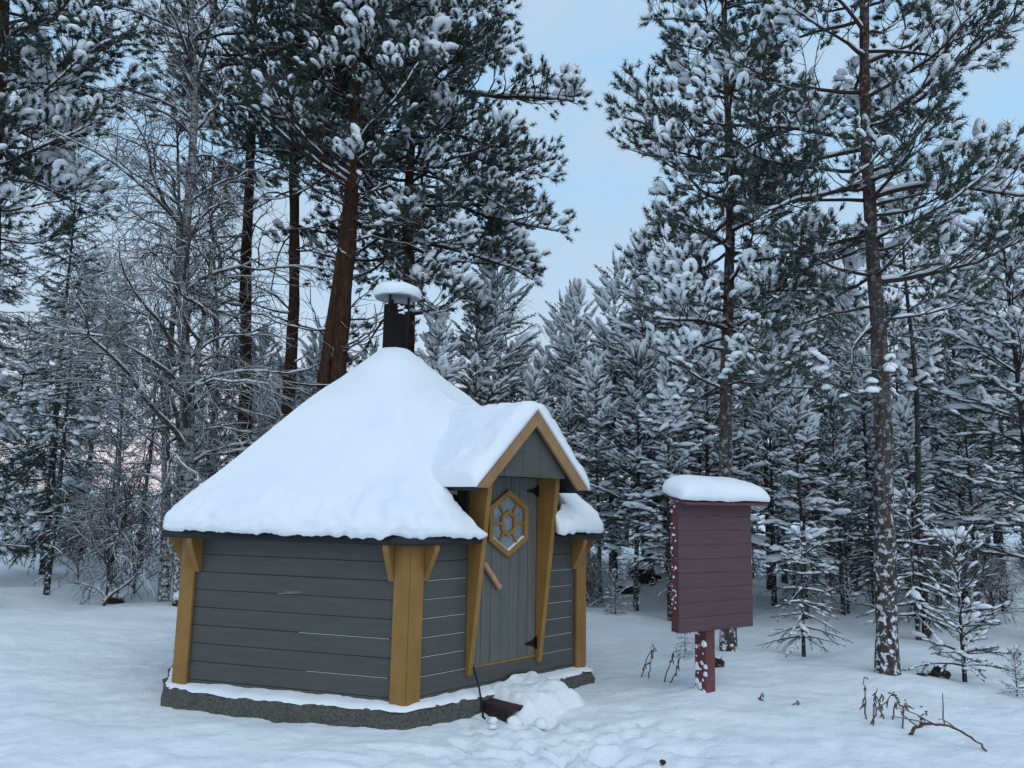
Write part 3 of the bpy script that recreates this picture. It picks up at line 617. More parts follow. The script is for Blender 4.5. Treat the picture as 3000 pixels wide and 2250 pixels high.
mb = MB(); qbox(mb, 0.0, 0.10, -0.10, 0.033, -0.3, 1.55); link('post', mb.mesh('post', M_SPOST, 0.004), sg)
mb = MB(); pr = [(0.17, 1.568), (0.17, 1.590), (-0.10, 1.665), (-0.10, 1.640)]
mb.prism([Q(bl - 0.02, n_, z_) for n_, z_ in pr], [Q(br + 0.085, n_, z_) for n_, z_ in pr]); link('roof_board', mb.mesh('roof_board', M_SPOST, 0.002), sg)
nu, nv = 70, 30; tv = []
for j in range(nv):
    for i in range(nu):
        a = 2 * np.pi * j / nv; s_ = (i + 0.5) / nu; u = bl - 0.055 + (br - bl + 0.19) * s_
        e_ = max(0.0, 1 - (abs(2 * s_ - 1)) ** 7) ** 0.42
        ca, sa = math.cos(a), math.sin(a); n_ = 0.035 + 0.165 * np.sign(ca) * abs(ca) ** 0.75 * (0.55 + 0.45 * e_)
        hh = (0.088 + 0.010 * math.sin(3 * s_ + 1)) * e_
        zb = 1.628 - 0.277 * (n_ - 0.035); z = zb + hh * (0.80 + sa if sa > -0.35 else 0.45) if sa > -0.35 else zb + 0.002 + hh * 0.30 * (1 + sa)
        z += 0.012 * float(fbm(np.array([u * 6]), np.array([n_ * 9.0]), 3, 111)[0])
        tv.append(Q(u, n_, z) + np.array([SB[0], SB[1], 0]))
fl = [(j * nu + i, (j + 1) % nv * nu + i, (j + 1) % nv * nu + i + 1, j * nu + i + 1) for j in range(nv) for i in range(nu - 1)]
k = len(tv); tv.append(np.mean(tv[0::nu], axis=0)); tv.append(np.mean(tv[nu - 1::nu], axis=0)); me = bpy.data.meshes.new('notice_board_snow')
fl += [((j + 1) % nv * nu, j * nu, k) for j in range(nv)] + [(j * nu + nu - 1, (j + 1) % nv * nu + nu - 1, k + 1) for j in range(nv)]
me.from_pydata([tuple(q) for q in tv], [], fl); me.materials.append(M_RSNOW); me.polygons.foreach_set('use_smooth', [True] * len(me.polygons))
bm = bmesh.new(); bm.from_mesh(me); bmesh.ops.recalc_face_normals(bm, faces=bm.faces); bm.to_mesh(me); bm.free()
tag(link('notice_board_snow', me), 'long rounded loaf of snow on the notice board roof', 'snow')
fb = Buf()                               # snow stuck to the side of post and board
for i in range(110):
    if i < 84: p = Q(0.003, hr.uniform(-0.095, 0.02), 0.50 * hr.random() ** 1.7 + 0.05 * math.floor(hr.random() * 2)); s_ = 0.006 + 0.030 * hr.random() ** 3
    else: p = Q(bl - 0.004, hr.uniform(-0.02, 0.03), hr.uniform(0.75, 1.6)); s_ = hr.uniform(0.006, 0.014)
    fb.add((BL_LO[i % 6] * s_ * np.array([0.35, 1, 1.3])) @ np.array([[wv[0], wv[1], 0], [wn[0], wn[1], 0], [0, 0, 1]]) + p, BF_LO)
o = link('clinging_snow', fb.mesh('clinging_snow', M_TSNOW), sg); o['kind'] = 'stuff'
# ================================================================== trees: generators
UPZ = np.array([0, 0, 1.0])
def tuft(seed):                          # needles round a dense core
    v, f = brush(34, 0.50, 0.25, 40, 125, 0.066, seed); r = np.random.default_rng(seed)
    c = OCT[0] * np.array([0.30, 0.19, 0.19]) * (1 + 0.3 * r.normal(size=(6, 1))) + np.array([0.62, 0, 0]); return np.vstack([v, c]), np.vstack([f, np.array(OCT[1]) + len(v)])
NB_PINE = [tuft(100 + i) for i in range(4)]     # short thick tufts of old pines
NB_YOUNG = [brush(28, 0.25, 0.0, 35, 75, 0.060, 200 + i) for i in range(4)]     # long brushes of young pines
NB_SPRUCE = [brush(20, 0.20, 0.0, 40, 75, 0.060, 300 + i) for i in range(4)]    # flat hanging sprays
def polyline(p, d, L_, n, bend, wob, r):
    """n points from p along d; bend adds z per unit, wob is sideways wander"""
    pts = [p]; d = d / np.linalg.norm(d); st = L_ / (n - 1)
    for i in range(n - 1):
        d = d + np.array([r.normal() * wob, r.normal() * wob, r.normal() * wob * 0.7 + bend / (n - 1)]); d = d / np.linalg.norm(d)
        p = p + d * st; pts.append(p)
    return np.array(pts)
def trunk_path(base, up, H, r, wob=0.02, n=14):
    """base and a second point the trunk passes through, then up to height H"""
    base = np.array(base, float); d = (np.array(up, float) - base); d = d / d[2]
    z = np.linspace(-0.35, H, n); ph = r.random(2) * 6.28
    off = np.stack([wob * np.sin(z * 1.1 + ph[0]), wob * np.sin(z * 0.9 + ph[1]), z * 0], -1)
    return d[None] * z[:, None] + off * np.clip(z / 2, 0, 1)[:, None]
def on_path(path, z):
    return np.array([np.interp(z, path[:, 2], path[:, 0]), np.interp(z, path[:, 2], path[:, 1]), z])
class Tree:
    def __init__(s, seed):
        s.r = np.random.default_rng(seed); s.trunk = Buf(); s.br = Buf(); s.nd = Buf(); s.sn = Buf(); s.seed = seed
        s.sp = []; s.sdir = []; s.ssz = []
    def shoot(s, p, d, sz): s.sp.append(p); s.sdir.append(d); s.ssz.append(sz)
    def branch_tube(s, pts, r0, r1, sides):
        v, f = tube(pts, np.linspace(r0, r1, len(pts)), sides, False); s.br.add(v, f)
    def limb_snow(s, pts, r0, r1, prob=0.7, th=1.0):       # snow lying along the top of a limb
        n = len(pts)
        for i in range(n - 1):
            d = pts[i + 1] - pts[i]; L_ = np.linalg.norm(d)
            if abs(d[2]) / L_ > 0.75 or s.r.random() > prob: continue
            rad = r0 + (r1 - r0) * i / n; k = s.r.integers(6); h = (0.008 + 0.8 * rad) * th
            M = axes(np.array([d]))[0] * np.array([L_ * 0.62, rad * 0.95 + 0.006, h])
            s.sn.add(BL_LO[k] @ M.T + (pts[i] + pts[i + 1]) / 2 + UPZ * (rad * 0.75 + 0.3 * h), BF_LO)
    def finish(s, brushes, mats, snow, blobs, low, name, needle_scale=1.0):
        """snow = (threshold, noise size, blob size, length factor)"""
        if s.sp:
            P = np.array(s.sp); D = np.array(s.sdir); Z = np.array(s.ssz); n = len(P); D = D / np.linalg.norm(D, axis=1)[:, None]
            k = s.r.integers(0, len(brushes), n); roll = s.r.random(n) * 6.28; A = axes(D, roll) * (Z * needle_scale)[:, None, None]
            for i, (v, f) in enumerate(brushes): place(s.nd, v, f, A[k == i], P[k == i])
            th, ns, bs, lf = snow[:4]; pl = snow[4] if len(snow) > 4 else 0.0
            q = vnoise3(P / ns + s.seed * 3.7, s.seed) + 0.35 * (s.r.random(n) - 0.5) + 0.10 * D[:, 2]
            m = (q > th) | (s.r.random(n) < pl); P, D, Z, q = P[m], D[m], Z[m], q[m]; n = len(P)
            if n:
                load = np.clip(0.62 + 1.7 * (q - th), 0.42, 1.35) * np.where(s.r.random(n) < 0.06, 1.4 if pl else 1.7, 1.0); Dh = D * np.array([1, 1, 0.75])
                A = axes(Dh); z = np.array([0, 0, 1.0]); A[:, :, 2] = A[:, :, 2] * 0.5 + z * 0.5
                sz = Z * bs * load * (0.8 + 0.4 * s.r.random(n)); A = A * np.stack([sz * lf, sz * (0.85 + 0.3 * s.r.random(n)), sz * (0.55 + 0.22 * s.r.random(n))], -1)[:, None, :]
                C = P + D * (Z * 0.55)[:, None] + z * (sz * 0.42)[:, None]; k = s.r.integers(0, 6, n)
                tv, tf = (BL_LO, BF_LO) if low else (BL_HI80, BF_HI80)
                for i in range(6): place(s.sn, tv[i], tf, A[k == i], C[k == i])
        return dict(trunk=s.trunk.mesh('trunk', mats[0]), branches=s.br.mesh('branches', mats[1]), crown=s.nd.mesh('crown', mats[2], False), snow=s.sn.mesh('snow', M_TSNOW))
BL_HI80, BF_HI80 = blob_templates(1, 6, 17)
BL_HI80 = BL_HI80 if len(BF_HI80) > 40 else BL_HI
if len(BF_HI80) <= 40: BF_HI80 = BF_HI
def pine_branch(t, p, az, L_, elev, size, dens, bend=0.45, r0=0.03, snow_l=0.3, sides=5, fol=0.30):
    r = t.r; d = np.array([math.cos(az) * math.cos(elev), math.sin(az) * math.cos(elev), math.sin(elev)])
    n = 7; pts = polyline(p, d, L_, n, bend, 0.17, r); t.branch_tube(pts, r0, r0 * 0.22, sides)
    if snow_l: t.limb_snow(pts, r0, r0 * 0.3, snow_l)
    m = max(3, int(L_ * dens))
    for j in range(m):
        u = fol + (1 - fol) * ((j + r.random()) / m); x = u * (n - 1); i = min(int(x), n - 2); q = pts[i] + (pts[i + 1] - pts[i]) * (x - i)
        ax = pts[i + 1] - pts[i]; ax /= np.linalg.norm(ax); side = np.cross(ax, UPZ); side /= np.linalg.norm(side) + 1e-6
        sg_ = 1 if j % 2 else -1; sd_ = ax * (0.45 + 0.5 * r.random()) + side * sg_ * (0.5 + 0.5 * r.random()) + UPZ * (0.45 * r.random() - 0.08)
        l2 = (0.14 + 0.50 * L_ * (1 - u) * (0.5 + 0.7 * r.random())); sp = polyline(q, sd_, l2, 4, 0.5, 0.22, r)
        t.branch_tube(sp, r0 * 0.32, r0 * 0.12, 3)
        ns = max(2, int(l2 * dens * 0.82))
        for k in range(ns):
            y = (0.25 + 0.75 * (k + 1) / ns) * 3; ii = min(int(y), 2); w_ = sp[ii] + (sp[ii + 1] - sp[ii]) * min(1, y - ii)
            dd = (sp[ii + 1] - sp[ii]); dd = dd / np.linalg.norm(dd) + r.normal(size=3) * 0.38 + UPZ * 0.18
            dd = dd + r.normal(size=3) * 0.25; dd = dd / np.linalg.norm(dd); tl = size * (0.5 + 1.1 * r.random()); e_ = w_ + dd * tl
            t.branch_tube(np.array([w_, e_]), r0 * 0.14 + 0.0015, 0.002, 3); t.shoot(e_, dd, size * (0.85 + 0.4 * r.random()))
        t.shoot(sp[-1], sp[-1] - sp[-2], size * (0.9 + 0.4 * r.random()))
    t.shoot(pts[-1], pts[-1] - pts[-2], size * 1.1)
def dead_limb(t, p, az, L_, elev, r0, bend=-0.3, snow_l=0.25, twigs=6):
    r = t.r; d = np.array([math.cos(az) * math.cos(elev), math.sin(az) * math.cos(elev), math.sin(elev)])
    pts = polyline(p, d, L_, 8, bend, 0.26, r); t.branch_tube(pts, r0, r0 * 0.25, 4)
    if snow_l: t.limb_snow(pts, r0, r0 * 0.3, snow_l)
    for j in range(twigs):
        i = r.integers(1, 6); ax = pts[i + 1 if i < 6 else i] - pts[i - 1]; ax /= np.linalg.norm(ax); sd_ = ax * 0.6 + r.normal(size=3) * 0.6
        sp = polyline(pts[i], sd_, L_ * (0.15 + 0.25 * r.random()), 4, 0.1, 0.25, r); t.branch_tube(sp, r0 * 0.35, r0 * 0.12, 3)
def old_pine(seed, path, r_base, H, z0, Lmax, size, dens, snow, mats, nb=(3, 5), step=0.42, dead=None, extra=(), top_dens=1.0, ztop=99, low=False, shape=None, kink=0.0, needle_scale=1.0):
    t = Tree(seed); r = t.r; z = path[:, 2]; rad = r_base * np.clip(1 - 0.82 * np.clip(z, 0, None) / H, 0.12, 1) * (1 + 0.35 * np.exp(-np.clip(z + 0.1, 0, None) * 4))
    pp = np.stack([np.interp(np.linspace(z[0], z[-1], 40), z, path[:, i]) for i in range(3)], -1); rr = np.interp(pp[:, 2], z, rad)
    v, f = tube(pp, rr, 14, True)
    v = v + (v - np.repeat(np.vstack([pp, pp[-1:]]), [14] * 40 + [1], axis=0)) * (0.35 * vnoise3(v * np.array([14, 14, 5.0]), 5))[:, None]; t.trunk.add(v, f)
    zz = z0
    while zz < min(H - 0.15, ztop):
        u = (zz - z0) / (H - z0); Lz = Lmax * (shape(u) if shape else (0.62 + 0.38 * math.sin(min(1, u * 2.2) * 1.57)) * (1 - max(0, u - 0.35) / 0.65 * 0.85))
        nbz = r.integers(nb[0], nb[1] + 1); a0 = r.random() * 6.28
        for k in range(nbz):
            az = a0 + 6.28 * k / nbz + r.normal() * 0.35; p = on_path(path, zz + r.normal() * 0.08)
            pine_branch(t, p, az, Lz * (0.55 + 0.6 * r.random()), R(-8 + 28 * u + r.normal() * 10), size, dens * (top_dens if zz > 8.5 else 1), 0.15 + 0.35 * r.random(), 0.008 + 0.011 * Lz)
        zz += step * (0.75 + 0.5 * r.random())
    if dead:
        for k in range(dead[0]):
            zd = dead[1] + (dead[2] - dead[1]) * r.random(); dead_limb(t, on_path(path, zd), r.random() * 6.28, dead[3] * (0.4 + 0.8 * r.random()), R(r.normal() * 18 + dead[5]), dead[4], dead[6] if len(dead) > 6 else -0.25)
    for (ze, az, L_, el, be) in extra: pine_branch(t, on_path(path, ze), R(az), L_, R(el), size, dens * 1.15, be, 0.012 + 0.014 * L_, 0.8)
    return t.finish(NB_PINE, mats, snow, None, low, 'pine', needle_scale)
def young_pine(seed, H, w, size, snow, droop=0.0, bare=0.0, stepf=1.0, nsub=7.0, spruce=False, thick=1.0):
    """snow-laden young conifer, branches in whorls from near the ground"""
    t = Tree(seed); r = t.r; path = trunk_path((0, 0, 0), (0.02 * r.normal(), 0.02 * r.normal(), 1), H, r, 0.02, 10)
    rb = (0.010 * H + 0.01) * thick; z = path[:, 2]; v, f = tube(path, np.clip(rb * (1 - z / (H * 1.03)), 0.006, 1), 7); t.trunk.add(v, f)
    zz = max(0.15, bare * H); step = (0.24 if spruce else 0.34) * stepf
    while zz < H - 0.1:
        u = zz / H; Lz = w * (1 - u) ** (0.75 if spruce else 0.62) * (0.75 + 0.25 * min(1, u * 5 + bare * 4)) + 0.10
        nb = r.integers(4, 7) if u < 0.85 else 4; a0 = r.random() * 6.28
        for k in range(nb):
            az = a0 + 6.28 * k / nb + r.normal() * 0.3; L_ = Lz * (0.65 + 0.55 * r.random()); el = (R(-22 + 40 * u) if spruce else R(18 + 42 * u ** 2)) + r.normal() * 0.14
            d = np.array([math.cos(az) * math.cos(el), math.sin(az) * math.cos(el), math.sin(el)])
            pts = polyline(on_path(path, zz), d, L_, 6, (0.25 if spruce else -0.15 + 0.6 * u) - droop * (1 - u), 0.10, r)
            t.branch_tube(pts, 0.006 + 0.010 * L_, 0.004, 4); t.limb_snow(pts, 0.006 + 0.010 * L_, 0.004, 0.55)
            m = max(2, int(L_ * nsub))
            for j in range(m):
                uu = 0.22 + 0.78 * (j + r.random()) / m; x = uu * 5; i = min(int(x), 4); q = pts[i] + (pts[i + 1] - pts[i]) * (x - i)
                ax = pts[i + 1] - pts[i]; ax /= np.linalg.norm(ax); side = np.cross(ax, UPZ); side /= np.linalg.norm(side) + 1e-6; sg_ = 1 if j % 2 else -1
                dd = ax * (0.7 + 0.4 * r.random()) + side * sg_ * (0.35 + 0.5 * r.random()) + UPZ * ((-0.75 if spruce else -0.30) * r.random() - droop * 0.5 + (0.25 if not spruce else 0))
                l2 = size * (0.7 + 0.6 * r.random()) * (1.25 - 0.4 * uu); t.shoot(q, dd, l2)
                if L_ * (1 - uu) > 0.22:
                    dn = dd / np.linalg.norm(dd); t.shoot(q + dn * l2 * 0.75, dn + r.normal(size=3) * 0.3 - UPZ * 0.15, l2 * 0.85)
                    t.shoot(q + dn * l2 * 0.5, dn + side * sg_ * 0.8 + r.normal(size=3) * 0.2, l2 * 0.75)
            t.shoot(pts[-1] - (pts[-1] - pts[-2]) * 0.3, pts[-1] - pts[-2], size * (1.0 + 0.3 * u))
        zz += step * (0.8 + 0.4 * r.random()) * (0.75 if u > 0.7 else 1)
    for k in range(int(bare * H * 9)):
        zd = 0.2 + (bare * H) * r.random(); dead_limb(t, on_path(path, zd), r.random() * 6.28, w * (0.25 + 0.5 * r.random()), R(r.normal() * 15), 0.008, -0.35, 0.5, 3)
    for q in np.arange(H - 0.45, H, 0.14): t.shoot(on_path(path, q), UPZ + r.normal(size=3) * 0.05, size * 0.9)
    return t.finish(NB_SPRUCE if spruce else NB_YOUNG, (M_POLE, M_BRANCH, M_NEEDLE_S if spruce else M_NEEDLE_F), snow, None, True, 'young')
def birch(seed, path, r_base, H, z0, limbs, Lmax, tw=9, mats=None, elev=(20, 55), sec=9, bend=-0.5, twr=0.0046, stems=()):
    t = Tree(seed); r = t.r
    for pth, rb in [(path, r_base)] + list(stems):
        z = pth[:, 2]; v, f = tube(np.stack([np.interp(np.linspace(z[0], z[-1], 26), z, pth[:, i]) for i in range(3)], -1), rb * np.clip(1 - 0.85 * np.clip(np.linspace(z[0], z[-1], 26), 0, None) / z[-1], 0.08, 1), 10)
        t.trunk.add(v * (1 + 0 * v) + 0.02 * rb * 8 * vnoise3(v * 5, 3)[:, None] * np.array([1, 1, 0]), f)
    for k in range(limbs):
        pth, rb = ([(path, r_base)] + list(stems))[k % (1 + len(stems)) if k % 3 == 0 else 0]
        zt_ = pth[-1, 2]; u = (k + r.random()) / limbs; zz = z0 + (zt_ * 0.97 - z0) * u; az = k * 2.4 + r.normal() * 0.5; el = R(elev[0] + (elev[1] - elev[0]) * r.random() + 10 * u)
        L_ = Lmax * (1 - 0.65 * u ** 1.5) * (0.6 + 0.6 * r.random()); d = np.array([math.cos(az) * math.cos(el), math.sin(az) * math.cos(el), math.sin(el)])
        pts = polyline(on_path(pth, zz), d, L_, 9, bend, 0.24, r); r0 = 0.010 + 0.010 * L_
        t.branch_tube(pts, r0, 0.005, 5); t.limb_snow(pts, r0, 0.006, 0.7, 0.6)
        m = int(sec * L_ / 1.5) + 3
        for j in range(m):
            uu = 0.15 + 0.85 * (j + r.random()) / m; x = uu * 8; i = min(int(x), 7); q = pts[i] + (pts[i + 1] - pts[i]) * (x - i); ax = pts[i + 1] - pts[i]; ax /= np.linalg.norm(ax)
            sd_ = ax * 0.8 + r.normal(size=3) * 0.55 + UPZ * 0.1; l2 = 0.25 + 0.45 * L_ * (1 - uu) * (0.5 + r.random()) + 0.15 * r.random(); sp = polyline(q, sd_, l2, 6, bend * 0.8, 0.2, r)
            t.branch_tube(sp, 0.006 + 0.003 * l2, twr, 3); t.limb_snow(sp[:4], 0.007, 0.005, 0.3, 0.6)
            for n_ in range(max(2, int(tw * l2))):
                i = r.integers(1, 6); ax = sp[i] - sp[i - 1]; ax /= np.linalg.norm(ax); s3 = polyline(sp[i], ax * 0.8 + r.normal(size=3) * 0.5, 0.16 + 0.34 * r.random(), 4, -0.55, 0.2, r); t.branch_tube(s3, twr, twr * 0.6, 3)
    return t.finish([], mats or (M_BIRCH, M_FROST, M_FROST), (9, 1, 1, 1), None, True, 'birch')
def plant_tree(meshes, name, label, cat, loc, group=None, rz=0.0, sc=1.0, sz=None, leanx=0.0, leany=0.0):
    t = thing(name, label, cat, loc, group); t.rotation_euler = (leanx, leany, rz); t.scale = (sc, sc, sz or sc)
    for k in ('trunk', 'branches', 'crown', 'snow'):
        if meshes.get(k):
            o = link(k, meshes[k], t)
            if k in ('crown', 'snow', 'branches'): o['kind'] = 'stuff'
    return t
# ================================================================== trees: the wood
PINE_M = (M_PINE, M_BRANCH, M_NEEDLE); PINE_D = (M_PINE2, M_BRANCH, M_NEEDLE_D)
def base_of(x0, y0, x1, y1, Y):           # two points of a trunk in the view at distance Y -> foot on the ground and direction
    a, b = at(x0, y0, Y), at(x1, y1, Y); d = (b - a) / (b[2] - a[2]); z = G(a[0], Y); return a + d * (z - a[2]), d
def big(seed, vx, rb, H, z0, Lmax, size, dens, snow, mats, label, group=None, name='pine_tree', **kw):
    foot, d = base_of(*vx); r = np.random.default_rng(seed); path = trunk_path((0, 0, 0), d, H, r, kw.pop('wob', 0.03))
    return plant_tree(old_pine(seed, path, rb, H, z0, Lmax, size, dens, snow, mats, **kw), name, label, 'tree', tuple(foot))
# the two pines right of the hut
big(21, (1920, 1478, 1870, 40, 7.15), 0.098, 9.6, 3.3, 1.5, 0.118, 10.2, (0.20, 0.42, 0.50, 1.1, 0.14), PINE_M, 'tall slim pine with snow-flecked grey trunk right of the notice board, bare below its crown',
    dead=(22, 2.6, 4.6, 0.6, 0.007, 5, -0.4), low=False, extra=[(5.35, -12, 1.55, 12, 0.15), (4.55, 2, 1.50, 10, -0.25), (3.68, -8, 1.55, 8, -0.15), (5.2, 190, 1.25, -5, 0.2), (4.7, 170, 1.2, -12, 0.3), (6.0, 10, 1.3, 25, 0.1), (3.25, 200, 1.0, -28, 0.1)], step=0.36)
big(22, (1574, 1424, 1570, 40, 8.15), 0.084, 10.0, 2.8, 1.35, 0.118, 10.4, (0.19, 0.42, 0.48, 1.1, 0.15), PINE_M, 'tall pine with dense snowy crown standing just behind the notice board', dead=(26, 2.2, 5.2, 0.7, 0.007, 5, -0.4),
    extra=[(4.55, -60, 1.0, 5, -0.1), (3.75, -40, 1.0, -5, -0.2), (3.4, 230, 1.1, 0, 0.1), (5.6, 185, 1.3, 5, 0.4)], step=0.31, nb=(4, 5))
# the group of old pines behind the hut
big(23, (525, 950, 545, 130, 14.0), 0.145, 17, 8.0, 2.3, 0.17, 7.5, (0.20, 0.6, 0.48, 1.1, 0.12), PINE_D, 'old pine with slender dark trunk between the birch and the other pines behind the hut', dead=(26, 4.0, 8.5, 1.9, 0.022, 12, -0.45), ztop=11.8, low=True)
big(24, (625, 900, 645, 10, 13.0), 0.128, 17, 7.9, 2.0, 0.17, 7.5, (0.20, 0.6, 0.48, 1.1, 0.12), PINE_D, 'old pine with straight brown trunk left of the forked red pine', dead=(18, 3.6, 7.6, 1.7, 0.020, 12, -0.3), ztop=11.2, low=True,
    extra=[(9.0, -110, 1.8, 0, 0.2), (8.6, -60, 1.7, 5, 0.2)])
foot, d = base_of(735, 800, 768, 230, 12.0)
r_ = np.random.default_rng(25); pA = trunk_path((0, 0, 0), d, 15.5, r_, 0.03); pB = trunk_path((0, 0, 0), d, 9.5, r_, 0.02); pB[:, 0] -= 0.24 * np.clip(pB[:, 2] / 0.3, 0, 1) * np.clip(1 - (pB[:, 2] - 3.5) / 4, 0, 1)
m_ = old_pine(25, pA, 0.165, 15.5, 6.7, 2.2, 0.17, 7.5, (0.16, 0.6, 0.50, 1.1, 0.15), PINE_D, dead=(30, 3.0, 6.7, 1.8, 0.022, 8, 0.3), ztop=10.8, low=True, extra=[(6.9, -120, 1.9, 10, 0.2), (7.4, -60, 2.0, 5, 0.2), (6.8, 200, 1.8, 10, 0.3), (7.6, -150, 1.9, 15, 0.2)])
tr = plant_tree(m_, 'pine_tree', 'old forked pine with thick red-brown double trunk behind the hut chimney', 'tree', tuple(foot))
v, f = tube(pB, 0.13 * np.clip(1 - 0.6 * pB[:, 2] / 9.5, 0.3, 1), 12); link('stem', raw_mesh('stem', v, f, M_PINE2, True), tr)
big(26, (885, 500, 891, 170, 13.5), 0.135, 16.5, 6.3, 2.55, 0.165, 7.2, (0.17, 0.6, 0.56, 1.1, 0.12), PINE_D, 'broad old pine with dense dark crown and long snowy boughs above the chimney', ztop=11.4, low=True, step=0.30, nb=(4, 6), dead=(6, 5.0, 6.3, 1.3, 0.02, 0, -0.2),
    shape=lambda u: 1.0 if u < 0.35 else 1.0 - 0.9 * (u - 0.35), extra=[(9.6, -12, 3.4, 0, -0.22), (7.4, -5, 3.0, -8, -0.25), (6.4, -30, 2.5, -18, -0.2), (5.6, -80, 1.9, -10, -0.1), (5.3, -110, 1.9, -15, -0.15), (5.0, -50, 2.2, -15, -0.25), (9.3, -70, 2.2, 0, -0.1), (9.8, -120, 2.4, 5, -0.15)])
big(27, (-34, 950, -4, 250, 10.5), 0.15, 14, 5.2, 2.0, 0.155, 8.5, (0.13, 0.5, 0.50, 1.1, 0.12), PINE_D, 'stout snow-laden pine at the far end of the clearing left of the leaning trunk', ztop=9.8, step=0.34, nb=(4, 6), extra=[(7.6, 0, 2.2, 10, -0.1), (6.3, -10, 1.7, 0, -0.1), (7.0, -30, 1.8, 0, -0.1)])
# birches left of the hut
foot, d = base_of(392, 1298, 412, 250, 11.5); r_ = np.random.default_rng(31); pt = trunk_path((0, 0, 0), d, 11.5, r_, 0.05)
s1 = trunk_path((-0.75, 0.6, 0), (-0.30, 0.3, 2.4), 6.0, r_, 0.03); s1 = s1 + np.array([-0.55, 0.5, 0]); s1[:, 0] = -0.50 + 0.115 * s1[:, 2]
plant_tree(birch(31, pt, 0.125, 11.5, 1.9, 62, 2.9, 8, stems=[(s1, 0.085)]), 'birch_tree', 'big bare birch with frosted drooping twigs left of the hut roof', 'tree', tuple(foot))
foot, d = base_of(352, 1290, 372, 700, 12.2); r_ = np.random.default_rng(32); pt = trunk_path((0, 0, 0), d, 8.0, r_, 0.05)
plant_tree(birch(32, pt, 0.085, 8.0, 1.6, 40, 1.9, 9), 'birch_tree', 'smaller bare birch close behind the big birch, white frosted twigs', 'tree', tuple(foot))
foot, d = base_of(455, 1200, 462, 700, 14.5); r_ = np.random.default_rng(33); pt = trunk_path((0, 0, 0), d, 8.5, r_, 0.06)
BIR2 = birch(33, pt, 0.07, 8.5, 1.2, 46, 1.8, 9, elev=(10, 50)); plant_tree(BIR2, 'birch_tree', 'slender bare birch behind the hut, between the big birch and the old pines', 'tree', tuple(foot))
for i, (x, Y, s_, lab) in enumerate(((1120, 19, 0.88, 'thin bare birch with feathery crown standing beyond the porch gable'), (270, 15, 0.62, 'low frosted birch between the spruce and the big birch'))):
    p = at(x, 1000, Y); plant_tree(BIR2, 'birch_tree', lab, 'tree', (p[0], Y, G(p[0], Y)), rz=1.3 * i, sc=s_)
r_ = np.random.default_rng(34); BUSH = birch(34, trunk_path((0, 0, 0), (0.1, 0, 1), 1.3, r_, 0.05), 0.018, 1.3, 0.05, 26, 0.85, 11, (M_BIRCH, M_FROST, M_FROST), (45, 80), 7, -0.25, 0.0045)
for i, (x, y, s_, lab) in enumerate(((225, 1295, 1.25, 'bare frosted willow bush beside the trodden clearing edge'), (290, 1270, 1.0, 'small bare frosted bush at the foot of the birches'), (170, 1240, 0.9, 'small bare frosted bush below the spruce'), (70, 1140, 0.9, 'tangled frosted bush in front of the far snow bank'))):
    p = atz(x, y); Y = min(p[1], 22); X = at(x, y, Y)[0]; plant_tree(BUSH, 'bare_bush', lab, 'bush', (X, Y, G(X, Y) - 0.03), rz=i * 1.7, sc=s_)
# spruces on the left
def set_top(x, ytop, Y, Href, foot_x=None):     # place a prepared tree so that its tip reaches a height
    p = at(x, ytop, Y); z = G(p[0], Y); return (p[0], Y, z), max(0.1, (p[2] - z) / Href)
SP_A = young_pine(41, 8.0, 1.15, 0.27, (0.20, 0.5, 0.28, 1.4), 0.2, 0.10, 0.9, 10, True)
SP_B = young_pine(42, 7.0, 1.15, 0.26, (-0.05, 0.6, 0.22, 1.7), 0.25, 0.06, 1.0, 7.5, True)
l, s_ = set_top(192, 318, 15.5, 8.0); plant_tree(SP_A, 'spruce_tree', 'narrow dark spruce with snowy drooping boughs rising left of the birch', 'tree', l, rz=0.4, sc=s_ * 0.85, sz=s_)
l, s_ = set_top(10, 350, 13, 8.0); plant_tree(SP_A, 'spruce_tree', 'dark heavy spruce with hanging boughs under the stout pine', 'tree', l, rz=2.6, sc=s_ * 0.95, sz=s_)
foot, d = base_of(100, 1283, 132, 950, 12.2); t_ = young_pine(43, 6.0, 0.85, 0.24, (0.0, 0.6, 0.24, 1.6), 0.2, 0.46, 1.0, 7.5, True, 0.75)
plant_tree(t_, 'spruce_tree', 'leaning young spruce with a long bare trunk on the clearing edge', 'tree', tuple(foot), leany=math.atan(d[0]), sc=0.92)
for x, yt, Y, k, lab in ((235, 560, 18, SP_B, 'shorter snowy spruce beside the narrow dark spruce'), (150, 640, 20, SP_B, 'snow-covered spruce behind the leaning young spruce'), (65, 690, 26, SP_A, 'far white spruce over the snow bank')):
    l, s_ = set_top(x, yt, Y, 7.0 if k is SP_B else 8.0); plant_tree(k, 'spruce_tree', lab, 'tree', l, rz=x, sc=s_)
